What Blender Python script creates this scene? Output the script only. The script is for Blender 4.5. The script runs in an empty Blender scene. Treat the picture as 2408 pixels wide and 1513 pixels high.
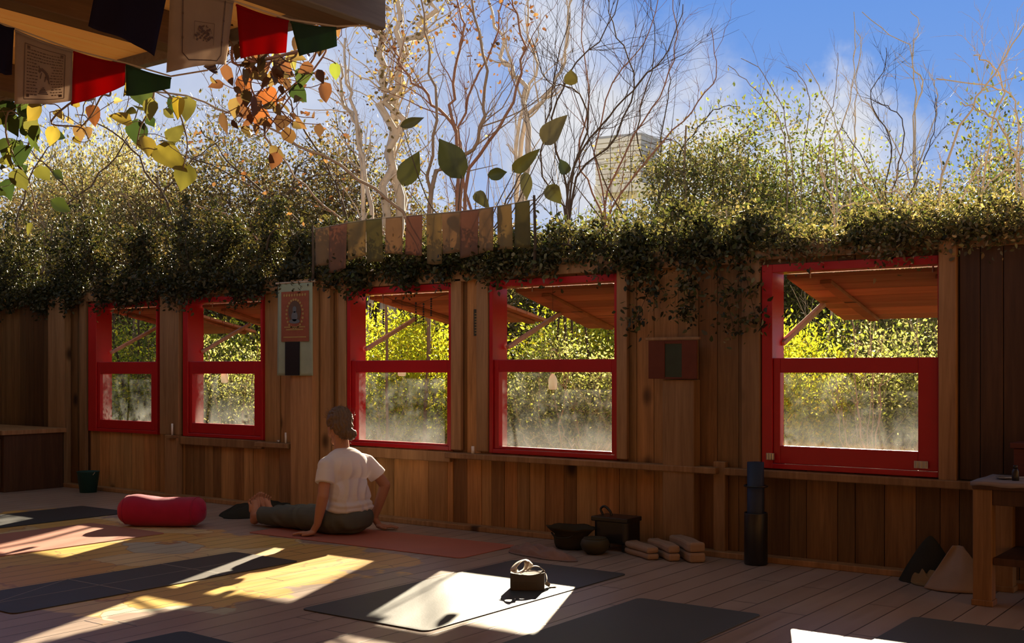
import bpy, bmesh, math, random
import numpy as np
from mathutils import Vector, Matrix, noise as mnoise

scene = bpy.context.scene
col = scene.collection
pi = math.pi

# ------------------------------------------------------------------ camera, sky, sun, exposure
FPX, CX, HY, CAMH = 2675.0, 1204.0, 867.0, 1.15
YAW = math.radians(36.3)
cam_d = bpy.data.cameras.new('camera')
cam = bpy.data.objects.new('camera', cam_d)
col.objects.link(cam)
cam.location = (0, 0, CAMH)
cam.rotation_euler = (pi / 2, 0, YAW)
cam_d.sensor_fit = 'HORIZONTAL'
cam_d.sensor_width = 36.0
cam_d.lens = 36.0 * FPX / 2408.0
cam_d.shift_y = (HY - 756.5) / 2408.0
cam_d.clip_start = 0.05
cam_d.clip_end = 500
scene.camera = cam

scene.view_settings.view_transform = 'Standard'
scene.view_settings.look = 'None'
scene.view_settings.gamma = 1.0
scene.view_settings.use_curve_mapping = False
scene.view_settings.exposure = 0.0
scene.cycles.max_bounces = 8
scene.cycles.diffuse_bounces = 5
scene.cycles.glossy_bounces = 3
scene.cycles.transparent_max_bounces = 16
scene.cycles.transmission_bounces = 6
scene.cycles.sample_clamp_indirect = 6.0

R_ = np.array([math.cos(YAW), math.sin(YAW), 0.0])
F_ = np.array([-math.sin(YAW), math.cos(YAW), 0.0])
U_ = np.array([0, 0, 1.0])
C_ = np.array([0, 0, CAMH])


def ray(px, py):
    return FPX * F_ + (px - CX) * R_ - (py - HY) * U_


def fl(px, py, z=0.0):
    d = ray(px, py)
    return C_ + d * ((z - CAMH) / d[2])


def wl(px, py, y):
    d = ray(px, py)
    return C_ + d * (y / d[1])


def at(px, py, D):
    return C_ + ray(px, py) * (D / FPX)


WORLD_STRENGTH = 1.0
SUN_E = 28.0
SUN_AZ, SUN_EL = math.radians(24.0), math.radians(21.0)

sun_d = bpy.data.lights.new('sun', 'SUN')
sun_d.energy = SUN_E
sun_d.angle = math.radians(0.6)
sun_d.color = (1.0, 0.84, 0.60)
sun = bpy.data.objects.new('sun', sun_d)
col.objects.link(sun)
to_sun = Vector((-math.sin(SUN_AZ) * math.cos(SUN_EL), math.cos(SUN_AZ) * math.cos(SUN_EL), math.sin(SUN_EL)))
sun.rotation_euler = to_sun.to_track_quat('Z', 'Y').to_euler()
sun.location = (-10, 20, 12)


class NT:
    """tiny node-tree helper"""
    def __init__(self, nt):
        self.nt = nt
        nt.nodes.clear()

    def n(self, t, **kw):
        nd = self.nt.nodes.new(t)
        for k, v in kw.items():
            if k.startswith('i_'):
                key = k[2:]
                key = int(key) if key.isdigit() else key
                self.put(nd.inputs[key], v)
            else:
                setattr(nd, k, v)
        return nd

    def put(self, sock, v):
        if isinstance(v, bpy.types.NodeSocket):
            self.nt.links.new(v, sock)
        elif isinstance(v, bpy.types.Node):
            self.nt.links.new(v.outputs[0], sock)
        else:
            if isinstance(v, tuple) and len(v) == 3 and sock.type == 'RGBA':
                v = v + (1.0,)
            sock.default_value = v

    def math(self, op, a, b=0.0, c=0.0, clamp=False):
        nd = self.nt.nodes.new('ShaderNodeMath')
        nd.operation = op
        nd.use_clamp = clamp
        self.put(nd.inputs[0], a)
        self.put(nd.inputs[1], b)
        self.put(nd.inputs[2], c)
        return nd.outputs[0]

    def vmath(self, op, a, b=(0, 0, 0), out=0):
        nd = self.nt.nodes.new('ShaderNodeVectorMath')
        nd.operation = op
        self.put(nd.inputs[0], a)
        self.put(nd.inputs[1], b)
        return nd.outputs[out]

    def mix(self, f, a, b, mode='MIX'):
        nd = self.nt.nodes.new('ShaderNodeMix')
        nd.data_type = 'RGBA'
        nd.blend_type = mode
        self.put(nd.inputs[0], f)
        self.put(nd.inputs[6], a)
        self.put(nd.inputs[7], b)
        return nd.outputs[2]

    def ss(self, x, lo, hi):
        nd = self.nt.nodes.new('ShaderNodeMapRange')
        nd.interpolation_type = 'SMOOTHSTEP'
        self.put(nd.inputs[0], x)
        nd.inputs[1].default_value = lo
        nd.inputs[2].default_value = hi
        return nd.outputs[0]

    def noise(self, vec, scale, detail=4.0, rough=0.55, dist=0.0, color=False):
        nd = self.nt.nodes.new('ShaderNodeTexNoise')
        self.put(nd.inputs['Vector'], vec)
        nd.inputs['Scale'].default_value = scale
        nd.inputs['Detail'].default_value = detail
        nd.inputs['Roughness'].default_value = rough
        nd.inputs['Distortion'].default_value = dist
        return nd.outputs[1 if color else 0]

    def ramp(self, f, stops):
        nd = self.nt.nodes.new('ShaderNodeValToRGB')
        cr = nd.color_ramp
        while len(cr.elements) > 1:
            cr.elements.remove(cr.elements[0])
        cr.elements[0].position, cr.elements[0].color = stops[0][0], tuple(stops[0][1]) + (1,)
        for p, c in stops[1:]:
            e = cr.elements.new(p)
            e.color = tuple(c) + (1,)
        self.put(nd.inputs[0], f)
        return nd.outputs[0]


def dirpx(px, py):
    d = ray(px, py)
    return tuple(d / np.linalg.norm(d))


def make_world():
    w = bpy.data.worlds.new('sky')
    scene.world = w
    w.use_nodes = True
    t = NT(w.node_tree)
    tc = t.n('ShaderNodeTexCoord')
    d = tc.outputs['Generated']
    sep = t.n('ShaderNodeSeparateXYZ', i_0=d)
    z = sep.outputs[2]
    blue = t.ramp(z, [(0.0, (0.40, 0.52, 0.80)), (0.12, (0.24, 0.42, 0.84)), (0.30, (0.15, 0.325, 0.78)), (0.45, (0.14, 0.30, 0.72)), (0.62, (0.20, 0.215, 0.235)), (1.0, (0.20, 0.21, 0.225))])
    nz = t.noise(d, 7.0, 6.0, 0.6)
    nz2 = t.noise(d, 22.0, 5.0, 0.6)
    dens = None
    # cloud banks, each a soft lobe about its own direction in the sky
    for (px, py, r0, r1, a) in [(1420, 330, .03, .15, 1.0), (1330, 60, .02, .10, .8), (1900, 370, .02, .085, 1.0), (1620, 400, .02, .11, 1.0),
                                (2080, 440, .02, .06, .6), (250, 300, .06, .20, .5), (900, 250, .05, .20, .55),
                                (600, 480, .10, .30, .7), (2300, 520, .03, .10, .5)]:
        dist = t.vmath('DISTANCE', d, dirpx(px, py), out=1)
        q = t.math('ADD', dist, t.math('MULTIPLY', t.math('SUBTRACT', nz, .5), .20))
        q = t.math('ADD', q, t.math('MULTIPLY', t.math('SUBTRACT', nz2, .5), .07))
        m = t.math('MULTIPLY', t.math('SUBTRACT', 1.0, t.ss(q, r0, r1)), a)
        dens = m if dens is None else t.math('MAXIMUM', dens, m)
    shade = t.noise(d, 9.0, 5.0, .6)
    white = t.mix(t.ss(shade, .35, .7), (0.70, 0.71, 0.75), (0.88, 0.88, 0.89))
    skyc = t.mix(t.math('MULTIPLY', dens, .95), blue, white)
    # warm fill light added low in the unseen sky opposite the view
    back = t.vmath('DOT_PRODUCT', d, tuple(-F_), out=1)
    back = t.math('ADD', back, t.math('MULTIPLY', t.math('SUBTRACT', nz, .5), .5))
    lowband = t.math('SUBTRACT', 1.0, t.ss(t.math('ADD', z, t.math('MULTIPLY', t.math('SUBTRACT', nz, .5), .2)), .30, .55))
    skyc = t.mix(t.math('MULTIPLY', t.ss(back, -.05, .35), lowband), skyc, (1.35, 1.22, 1.02))
    bg = t.n('ShaderNodeBackground', i_0=skyc, i_1=WORLD_STRENGTH)
    t.n('ShaderNodeOutputWorld', i_0=bg)


make_world()


# ------------------------------------------------------------------ materials
def new_mat(name):
    m = bpy.data.materials.new(name)
    m.use_nodes = True
    return m, NT(m.node_tree)


def out(t, sh):
    t.n('ShaderNodeOutputMaterial', i_0=sh)


def plain(name, c, rough=.6, spec=.4, var=.15, scale=20.0, metal=0.0, bump=0.0, bscale=60.0, sheen=0.0):
    m, t = new_mat(name)
    tc = t.n('ShaderNodeTexCoord').outputs['Object']
    nz = t.noise(tc, scale, 4)
    c2 = t.mix(nz, tuple(x * (1 - var) for x in c), tuple(min(1, x * (1 + var)) for x in c))
    b = t.n('ShaderNodeBsdfPrincipled')
    t.put(b.inputs['Base Color'], c2)
    b.inputs['Roughness'].default_value = rough
    b.inputs['Specular IOR Level'].default_value = spec
    b.inputs['Metallic'].default_value = metal
    if sheen:
        b.inputs['Sheen Weight'].default_value = sheen
    if bump:
        bp = t.n('ShaderNodeBump', i_0=bump, i_1=.01)
        t.put(bp.inputs['Height'], t.noise(tc, bscale, 5))
        t.put(b.inputs['Normal'], bp)
    out(t, b)
    return m


def wood(name, dark, light, rough=.6, axis='Z', attr=True, spec=.3, scale=1.0, knots=True):
    m, t = new_mat(name)
    tc = t.n('ShaderNodeTexCoord').outputs['Object']
    sc = {'Z': (14, 14, .9), 'Y': (14, .9, 14), 'X': (.9, 14, 14)}[axis]
    v = t.vmath('MULTIPLY', tc, tuple(s * scale for s in sc))
    if attr:
        a = t.n('ShaderNodeAttribute', attribute_name='tone')
        v = t.vmath('ADD', v, t.vmath('MULTIPLY', a.outputs['Color'], (31.0, 17.0, 43.0)))
    n1 = t.noise(v, 1.0, 6, .65, .6)
    n2 = t.noise(v, 5.0, 4, .6)
    g = t.math('ADD', t.math('MULTIPLY', n1, .7), t.math('MULTIPLY', n2, .3))
    c = t.ramp(g, [(.25, dark), (.5, tuple((p + q) / 2 for p, q in zip(dark, light))), (.72, light)])
    if knots:
        vo = t.n('ShaderNodeTexVoronoi', i_Vector=t.vmath('MULTIPLY', v, (.16, .16, 1.6)), i_Scale=1.0)
        k = t.ss(vo.outputs[0], .03, .14)
        c = t.mix(k, tuple(x * .35 for x in dark), c)
    if attr:
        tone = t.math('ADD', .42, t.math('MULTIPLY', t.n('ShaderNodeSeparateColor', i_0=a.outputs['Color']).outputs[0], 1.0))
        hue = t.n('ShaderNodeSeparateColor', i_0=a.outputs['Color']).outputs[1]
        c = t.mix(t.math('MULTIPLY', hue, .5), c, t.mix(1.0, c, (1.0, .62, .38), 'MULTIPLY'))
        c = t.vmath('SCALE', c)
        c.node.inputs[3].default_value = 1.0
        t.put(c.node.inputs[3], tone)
    b = t.n('ShaderNodeBsdfPrincipled')
    t.put(b.inputs['Base Color'], c)
    b.inputs['Roughness'].default_value = rough
    b.inputs['Specular IOR Level'].default_value = spec
    bp = t.n('ShaderNodeBump', i_0=.25, i_1=.004)
    t.put(bp.inputs['Height'], g)
    t.put(b.inputs['Normal'], bp)
    out(t, b)
    return m


def leafmat(name, trans=.45, rough=.5, spec=.3, tint=(1.0, 1.0, .55)):
    m, t = new_mat(name)
    a = t.n('ShaderNodeAttribute', attribute_name='leafcol').outputs['Color']
    b = t.n('ShaderNodeBsdfPrincipled')
    t.put(b.inputs['Base Color'], a)
    b.inputs['Roughness'].default_value = rough
    b.inputs['Specular IOR Level'].default_value = spec
    tr = t.n('ShaderNodeBsdfTranslucent')
    t.put(tr.inputs[0], t.mix(1.0, t.vmath('MULTIPLY', a, (1.5, 1.5, 1.5)), tint, 'MULTIPLY'))
    mx = t.n('ShaderNodeMixShader', i_0=trans, i_1=b, i_2=tr)
    out(t, mx)
    return m


def floor_mat():
    m, t = new_mat('painted_floorboards')
    pos = t.n('ShaderNodeNewGeometry').outputs['Position']
    s = t.n('ShaderNodeSeparateXYZ', i_0=pos)
    x, y = s.outputs[0], s.outputs[1]
    W = .145
    bx = t.math('DIVIDE', x, W)
    idx = t.math('FLOOR', bx)
    fr = t.math('FRACT', bx)
    edge = t.math('MINIMUM', fr, t.math('SUBTRACT', 1.0, fr))
    groove = t.ss(edge, .008, .03)
    rnd = t.n('ShaderNodeTexWhiteNoise', noise_dimensions='1D', i_W=idx).outputs[0]
    # butt joints
    yy = t.math('DIVIDE', t.math('ADD', y, t.math('MULTIPLY', rnd, 2.6)), 2.6)
    fy = t.math('FRACT', yy)
    ey = t.math('MINIMUM', fy, t.math('SUBTRACT', 1.0, fy))
    groove = t.math('MULTIPLY', groove, t.ss(ey, .0007, .002))
    gv = t.vmath('ADD', t.vmath('MULTIPLY', pos, (18.0, 1.2, 1.0)), t.n('ShaderNodeCombineXYZ', i_0=t.math('MULTIPLY', rnd, 50.0)).outputs[0])
    grain = t.noise(gv, 1.0, 6, .65, .4)
    wear = t.noise(pos, 2.2, 5, .6)
    base = t.mix(grain, (.25, .185, .145), (.47, .375, .315))
    base = t.mix(t.math('MULTIPLY', t.ss(wear, .45, .7), .5), base, (.43, .355, .31))
    base = t.mix(t.math('MULTIPLY', rnd, .25), base, (.20, .14, .11))
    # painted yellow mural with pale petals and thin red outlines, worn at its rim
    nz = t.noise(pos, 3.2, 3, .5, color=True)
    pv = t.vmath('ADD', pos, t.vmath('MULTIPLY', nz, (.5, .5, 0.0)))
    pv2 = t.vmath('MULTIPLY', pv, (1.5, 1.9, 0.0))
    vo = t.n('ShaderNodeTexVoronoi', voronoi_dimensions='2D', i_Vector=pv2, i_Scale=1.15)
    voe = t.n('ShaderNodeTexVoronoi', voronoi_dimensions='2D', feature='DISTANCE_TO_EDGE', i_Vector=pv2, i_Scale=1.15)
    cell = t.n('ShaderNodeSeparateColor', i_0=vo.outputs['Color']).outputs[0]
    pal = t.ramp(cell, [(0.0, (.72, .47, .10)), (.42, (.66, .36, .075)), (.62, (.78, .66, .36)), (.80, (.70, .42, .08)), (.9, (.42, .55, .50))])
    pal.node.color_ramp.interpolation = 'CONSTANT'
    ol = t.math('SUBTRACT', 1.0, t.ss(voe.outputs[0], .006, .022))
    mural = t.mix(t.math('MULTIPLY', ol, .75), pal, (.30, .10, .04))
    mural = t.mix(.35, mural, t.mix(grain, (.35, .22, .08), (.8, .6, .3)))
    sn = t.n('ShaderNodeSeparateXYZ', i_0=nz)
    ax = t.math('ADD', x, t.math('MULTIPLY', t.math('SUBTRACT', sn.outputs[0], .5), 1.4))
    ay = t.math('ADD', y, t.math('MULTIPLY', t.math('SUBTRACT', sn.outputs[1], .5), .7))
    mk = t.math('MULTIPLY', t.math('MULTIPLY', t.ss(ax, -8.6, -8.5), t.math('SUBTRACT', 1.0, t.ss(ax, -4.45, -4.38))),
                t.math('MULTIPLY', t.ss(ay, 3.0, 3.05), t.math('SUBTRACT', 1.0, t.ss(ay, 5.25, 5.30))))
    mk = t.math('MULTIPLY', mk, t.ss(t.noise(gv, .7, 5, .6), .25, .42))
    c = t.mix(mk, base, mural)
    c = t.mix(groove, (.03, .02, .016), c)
    b = t.n('ShaderNodeBsdfPrincipled')
    t.put(b.inputs['Base Color'], c)
    rg = t.math('ADD', .25, t.math('MULTIPLY', grain, .22))
    t.put(b.inputs['Roughness'], rg)
    b.inputs['Specular IOR Level'].default_value = .5
    hgt = t.math('ADD', t.math('MULTIPLY', groove, 1.0), t.math('MULTIPLY', grain, .25))
    bp = t.n('ShaderNodeBump', i_0=.35, i_1=.006)
    t.put(bp.inputs['Height'], hgt)
    t.put(b.inputs['Normal'], bp)
    out(t, b)
    return m


def glass_mat():
    m, t = new_mat('dusty_glass')
    tc = t.n('ShaderNodeTexCoord').outputs['Object']
    n = t.noise(tc, 6.0, 6, .7)
    s = t.n('ShaderNodeSeparateXYZ', i_0=tc)
    low = t.math('SUBTRACT', 1.0, t.ss(t.math('ADD', s.outputs[2], t.math('MULTIPLY', t.math('SUBTRACT', n, .5), .25)), .0, .22))
    f = t.math('ADD', t.math('MULTIPLY', t.ss(n, .35, .8), .026), t.math('MULTIPLY', low, .022))
    tr = t.n('ShaderNodeBsdfTransparent')
    tl = t.n('ShaderNodeBsdfTranslucent', i_0=(.85, .9, .88))
    gl = t.n('ShaderNodeBsdfGlossy', i_0=(1, 1, 1), i_1=.02)
    a = t.n('ShaderNodeMixShader', i_0=f, i_1=tr, i_2=tl)
    b = t.n('ShaderNodeMixShader', i_0=.04, i_1=a, i_2=gl)
    out(t, b)
    return m


def ground_mat():
    m, t = new_mat('dry_ground')
    pos = t.n('ShaderNodeNewGeometry').outputs['Position']
    n = t.noise(pos, 1.3, 7, .7)
    c = t.ramp(n, [(.3, (.10, .10, .045)), (.5, (.22, .20, .09)), (.7, (.34, .30, .17))])
    b = t.n('ShaderNodeBsdfPrincipled')
    t.put(b.inputs['Base Color'], c)
    b.inputs['Roughness'].default_value = .95
    out(t, b)
    return m


def mat_rubber(name, c, rough=.5):
    m, t = new_mat(name)
    tc = t.n('ShaderNodeTexCoord').outputs['Object']
    n = t.noise(tc, 3.0, 5, .6)
    c2 = t.mix(n, tuple(x * .8 for x in c), tuple(x * 1.25 for x in c))
    b = t.n('ShaderNodeBsdfPrincipled')
    t.put(b.inputs['Base Color'], c2)
    t.put(b.inputs['Roughness'], t.math('ADD', rough - .06, t.math('MULTIPLY', n, .14)))
    b.inputs['Specular IOR Level'].default_value = .5
    bp = t.n('ShaderNodeBump', i_0=.15, i_1=.003)
    t.put(bp.inputs['Height'], t.noise(tc, 120.0, 3))
    t.put(b.inputs['Normal'], bp)
    out(t, b)
    return m


def cloth2(name, c, trans=.3, var=.2, scale=8.0):
    m, t = new_mat(name)
    tc = t.n('ShaderNodeTexCoord').outputs['Object']
    n = t.noise(tc, scale, 4)
    c2 = t.mix(n, tuple(x * (1 - var) for x in c), tuple(min(1, x * (1 + var)) for x in c))
    b = t.n('ShaderNodeBsdfPrincipled')
    t.put(b.inputs['Base Color'], c2)
    b.inputs['Roughness'].default_value = .9
    b.inputs['Specular IOR Level'].default_value = .1
    wv = t.noise(tc, 400.0, 2)
    bp = t.n('ShaderNodeBump', i_0=.15, i_1=.002)
    t.put(bp.inputs['Height'], wv)
    t.put(b.inputs['Normal'], bp)
    tl = t.n('ShaderNodeBsdfTranslucent', i_0=c2)
    out(t, t.n('ShaderNodeMixShader', i_0=trans, i_1=b, i_2=tl))
    return m


M = {}
M['wallwood'] = wood('weathered_wall_boards', (.155, .078, .027), (.56, .325, .125))
M['postwood'] = wood('pine_post', (.17, .088, .036), (.48, .29, .135))
M['darkwood'] = wood('dark_stained_wood', (.035, .016, .008), (.10, .048, .022), attr=False)
M['rafter'] = wood('rafter_timber', (.06, .030, .012), (.17, .09, .04), axis='Y', attr=False)
M['soffit'] = wood('orange_ceiling_boards', (.85, .46, .12), (.98, .66, .24), axis='Y')
M['ceilwood'] = wood('ceiling_boards', (.10, .05, .02), (.24, .13, .055), axis='Y')
M['fascia'] = wood('grey_fascia', (.10, .085, .07), (.22, .19, .16), axis='Y', attr=False)
M['awnwood'] = wood('awning_planks', (.20, .085, .035), (.46, .22, .10), axis='X')
M['stick'] = wood('prop_timber', (.26, .19, .13), (.55, .44, .33), attr=False)
M['red'] = plain('red_window_paint', (.42, .006, .010), .38, .45, .12, 9.0, bump=.1)
M['floor'] = floor_mat()
M['glass'] = glass_mat()
M['ground'] = ground_mat()
M['steel'] = plain('galvanised_steel', (.45, .44, .42), .4, .5, .1, metal=.8)
M['ivory'] = plain('white_wax', (.85, .83, .78), .5)
M['black'] = plain('black_lacquer', (.012, .012, .014), .35, .5)
M['leaf'] = leafmat('leaf', .34, tint=(1.0, .97, .62))
M['leafdark'] = leafmat('leaf_dark', .12)
M['leafglow'] = leafmat('thin_leaf', .5, tint=(1.0, 1.0, .55))
M['leafthick'] = leafmat('leaf_thick', .28)
M['bark'] = plain('grey_bark', (.24, .175, .125), .85, .2, .35, 9.0, bump=.5, bscale=30)
M['straw'] = plain('straw_twig', (.55, .42, .28), .7, .3, .25, 12.0)
M['palebark'] = plain('pale_bark', (.50, .42, .34), .8, .25, .3, 9.0)
M['redbark'] = plain('red_brown_bark', (.26, .13, .085), .8, .25, .3, 9.0)
M['darkbark'] = plain('dark_bark', (.075, .052, .035), .85, .2, .3, 9.0)


# ------------------------------------------------------------------ mesh helpers
def nrm(v):
    v = np.asarray(v, float)
    return v / (np.linalg.norm(v) + 1e-12)


class MB:
    def __init__(self):
        self.v, self.f, self.tone, self.n = [], [], [], 0
        self.cur = (.5, .3, .5)

    def add(self, vs, fs):
        vs = np.asarray(vs, float).reshape(-1, 3)
        n = self.n
        self.v.append(vs)
        self.f.extend([tuple(i + n for i in f) for f in fs])
        self.tone.extend([self.cur] * len(vs))
        self.n += len(vs)
        return self

    def box(self, x0, x1, y0, y1, z0, z1):
        return self.hexa([(x0, y0, z0), (x1, y0, z0), (x1, y1, z0), (x0, y1, z0), (x0, y0, z1), (x1, y0, z1), (x1, y1, z1), (x0, y1, z1)])

    def hexa(self, p):
        return self.add(p, [(3, 2, 1, 0), (4, 5, 6, 7), (0, 1, 5, 4), (1, 2, 6, 5), (2, 3, 7, 6), (3, 0, 4, 7)])

    def bar(self, a, b, w, h, up=(0, 0, 1)):
        a, b = np.asarray(a, float), np.asarray(b, float)
        d = nrm(b - a)
        s = nrm(np.cross(d, up))
        u = np.cross(s, d)
        p = []
        for q in (a, b):
            p += [q - s * w / 2 - u * h / 2, q + s * w / 2 - u * h / 2, q + s * w / 2 + u * h / 2, q - s * w / 2 + u * h / 2]
        return self.add(p, [(0, 1, 2, 3), (7, 6, 5, 4), (0, 4, 5, 1), (1, 5, 6, 2), (2, 6, 7, 3), (3, 7, 4, 0)])

    def tube(self, pts, rad, k=5, cap=True):
        pts = np.asarray(pts, float)
        n = len(pts)
        rad = np.full(n, rad) if np.isscalar(rad) else np.asarray(rad, float)
        tan = np.gradient(pts, axis=0)
        ref = np.array([.31, .17, .93]) if abs(nrm(tan[0])[2]) < .8 else np.array([.93, .27, .2])
        vs = []
        ang = np.arange(k) * 2 * pi / k
        ca, sa = np.cos(ang), np.sin(ang)
        for i in range(n):
            tt = nrm(tan[i])
            s = nrm(np.cross(tt, ref))
            u = np.cross(s, tt)
            ref = -u if False else ref
            vs.append(pts[i] + rad[i] * (ca[:, None] * s + sa[:, None] * u))
        fs = []
        for i in range(n - 1):
            for j in range(k):
                j2 = (j + 1) % k
                fs.append((i * k + j, i * k + j2, (i + 1) * k + j2, (i + 1) * k + j))
        if cap:
            fs.append(tuple(range(k - 1, -1, -1)))
            fs.append(tuple((n - 1) * k + j for j in range(k)))
        return self.add(np.concatenate(vs), fs)

    def lathe(self, prof, c=(0, 0, 0), k=24, sx=1.0, sy=1.0):
        c = np.asarray(c, float)
        vs, fs = [], []
        for (r, z) in prof:
            for j in range(k):
                a = 2 * pi * j / k
                vs.append(c + (r * math.cos(a) * sx, r * math.sin(a) * sy, z))
        n = len(prof)
        for i in range(n - 1):
            for j in range(k):
                j2 = (j + 1) % k
                fs.append((i * k + j, i * k + j2, (i + 1) * k + j2, (i + 1) * k + j))
        fs.append(tuple(range(k - 1, -1, -1)))
        fs.append(tuple((n - 1) * k + j for j in range(k)))
        return self.add(vs, fs)

    def grid(self, P, closed=False):
        P = np.asarray(P, float)
        n, m = P.shape[:2]
        fs = []
        for i in range(n - 1):
            for j in range(m - (0 if closed else 1)):
                j2 = (j + 1) % m
                fs.append((i * m + j, i * m + j2, (i + 1) * m + j2, (i + 1) * m + j))
        return self.add(P.reshape(-1, 3), fs)

    def slab(self, pts, z0, z1):
        """closed prism over a polygon in plan"""
        n = len(pts)
        vs = [(p[0], p[1], z0) for p in pts] + [(p[0], p[1], z1) for p in pts]
        fs = [tuple(range(n - 1, -1, -1)), tuple(range(n, 2 * n))]
        fs += [(i, (i + 1) % n, n + (i + 1) % n, n + i) for i in range(n)]
        return self.add(vs, fs)

    def build(self, name, mat, parent=None, smooth=False, bevel=0.0, origin=None, tone=False, solid=0.0, sub=0, attr='tone'):
        V = np.concatenate(self.v)
        base = np.zeros(3)
        if parent is None:
            if origin is None:
                base = np.array([(V[:, 0].min() + V[:, 0].max()) / 2, (V[:, 1].min() + V[:, 1].max()) / 2, V[:, 2].min()])
            else:
                base = np.asarray(origin, float)
        else:
            p = parent
            while p is not None:
                base = base + np.array(p.location)
                p = p.parent
        me = bpy.data.meshes.new(name)
        me.from_pydata((V - base).tolist(), [], self.f)
        if smooth:
            me.polygons.foreach_set('use_smooth', [True] * len(me.polygons))
        if tone:
            at_ = me.attributes.new(attr, 'FLOAT_COLOR', 'POINT')
            at_.data.foreach_set('color', np.array([tuple(t) + (1.0,) for t in self.tone], np.float32).ravel())
        me.materials.append(mat)
        me.update()
        o = bpy.data.objects.new(name, me)
        col.objects.link(o)
        if parent is None:
            o.location = base
        else:
            o.parent = parent
        if solid:
            md = o.modifiers.new('thickness', 'SOLIDIFY')
            md.thickness = solid
            md.offset = 0
        if bevel:
            md = o.modifiers.new('bevel', 'BEVEL')
            md.width = bevel
            md.segments = 2
            md.limit_method = 'ANGLE'
        if sub:
            md = o.modifiers.new('sub', 'SUBSURF')
            md.levels = md.render_levels = sub
        return o


def tag(o, label, cat, group=None):
    o['label'] = label
    o['category'] = cat
    if group:
        o['group'] = group
    return o


def thing(name, label, cat, loc=(0, 0, 0), group=None):
    o = bpy.data.objects.new(name, None)
    col.objects.link(o)
    o.location = tuple(float(v) for v in loc)
    o.empty_display_size = .1
    return tag(o, label, cat, group)


def struct(o):
    o['kind'] = 'structure'
    return o


def leaves(name, P, D, S, Cc, mat, parent, seed=0, wide=.45, fold=.25, k=4, mesh_only=False):
    """many individual leaf blades in one foliage mesh; P base points, D directions, S lengths, Cc colours"""
    rng = np.random.default_rng(seed)
    n = len(P)
    D = D / (np.linalg.norm(D, axis=1, keepdims=True) + 1e-9)
    rv = rng.normal(size=(n, 3))
    s = np.cross(D, rv)
    s /= np.linalg.norm(s, axis=1, keepdims=True) + 1e-9
    nn = np.cross(s, D)
    S = S[:, None]
    w = wide * S * .5
    b1, b2 = P + D * S * .28 + nn * fold * w, P + D * S * .66 + nn * fold * w * .7
    V = np.stack([P, b1 + s * w, b2 + s * w * .74, P + D * S - nn * fold * w * .6, b2 - s * w * .74, b1 - s * w], 1).reshape(-1, 3)
    base = np.zeros(3)
    p = parent
    while p is not None:
        base = base + np.array(p.location)
        p = p.parent
    V = V - base
    me = bpy.data.meshes.new(name)
    me.vertices.add(6 * n)
    me.vertices.foreach_set('co', V.astype(np.float32).ravel())
    # two half blades folded along the midrib
    base_i = np.arange(n)[:, None] * 6
    idx = np.concatenate([base_i + np.array([0, 1, 2, 3]), base_i + np.array([0, 3, 4, 5])], 1).ravel()
    me.loops.add(8 * n)
    me.loops.foreach_set('vertex_index', idx.astype(np.int32))
    me.polygons.add(2 * n)
    me.polygons.foreach_set('loop_start', np.arange(0, 8 * n, 4, dtype=np.int32))
    me.update(calc_edges=True)
    at_ = me.attributes.new('leafcol', 'FLOAT_COLOR', 'POINT')
    cc = np.concatenate([np.repeat(Cc, 6, 0), np.ones((6 * n, 1))], 1)
    at_.data.foreach_set('color', cc.astype(np.float32).ravel())
    me.materials.append(mat)
    o = bpy.data.objects.new(name, me)
    col.objects.link(o)
    o.parent = parent
    return o


def palette(n, cols, rng, var=.25):
    cols = np.asarray(cols, float)
    c = cols[rng.integers(0, len(cols), n)]
    return np.clip(c * (1 + var * rng.normal(size=(n, 1))), .004, .95)


def copy_tree(o, parent=None):
    c = o.copy()
    col.objects.link(c)
    if parent is not None:
        c.parent = parent
    for ch in list(o.children):
        copy_tree(ch, c)
    return c


def curve(a, b, rng, bend=.15, n=6, sag=0.0):
    a, b = np.asarray(a, float), np.asarray(b, float)
    L = np.linalg.norm(b - a)
    m = (a + b) / 2 + rng.normal(size=3) * L * bend
    m[2] -= sag
    t = np.linspace(0, 1, n)[:, None]
    p = (1 - t) ** 2 * a + 2 * t * (1 - t) * m + t ** 2 * b
    p[1:-1] += rng.normal(size=(n - 2, 3)) * L * .012
    return p


# ------------------------------------------------------------------ the setting: floor, walls, roof
WY, WT = 6.41, .11          # inner face of the window wall, thickness
mb = MB()
mb.box(-12.2, 1.1, -2.6, WY + WT, -.12, 0.0)
struct(mb.build('floor', M['floor'], origin=(-5, 2, -.12)))
mb = MB()
mb.box(-70, 60, WY + WT + .02, 90, -.5, -.16)
struct(mb.build('ground', M['ground']))

WIN = [(-9.735, -8.668), (-8.305, -7.262), (-6.288, -5.240), (-4.892, -3.842), (-2.832, -1.800)]
WZ0, WZ1 = .553, 1.770
WTOP = 1.90
rng = random.Random(5)
edges = [-12.0]
stops = sorted([e for w in WIN for e in w] + [-1.0])
for s_ in stops:
    while s_ - edges[-1] > .21:
        edges.append(min(edges[-1] + rng.uniform(.10, .19), s_ - .05))
    edges.append(s_)
mb = MB()
for a, b in zip(edges[:-1], edges[1:]):
    mid = (a + b) / 2
    inwin = any(w[0] < mid < w[1] for w in WIN)
    zs = [(0, WZ0), (WZ1, WTOP)] if inwin else [(0, WTOP)]
    for z0, z1 in zs:
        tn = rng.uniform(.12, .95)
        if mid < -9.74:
            tn = tn * .28 - .26  # shade at the left end of the wall put into the board tone
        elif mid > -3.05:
            tn = tn * .45 - .18  # dimness of the right end likewise put into the board tone
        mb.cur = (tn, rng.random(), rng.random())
        off = rng.uniform(0, .008)
        mb.box(a + .0015, b - .0015, WY + off, WY + WT, z0, z1)
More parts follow.
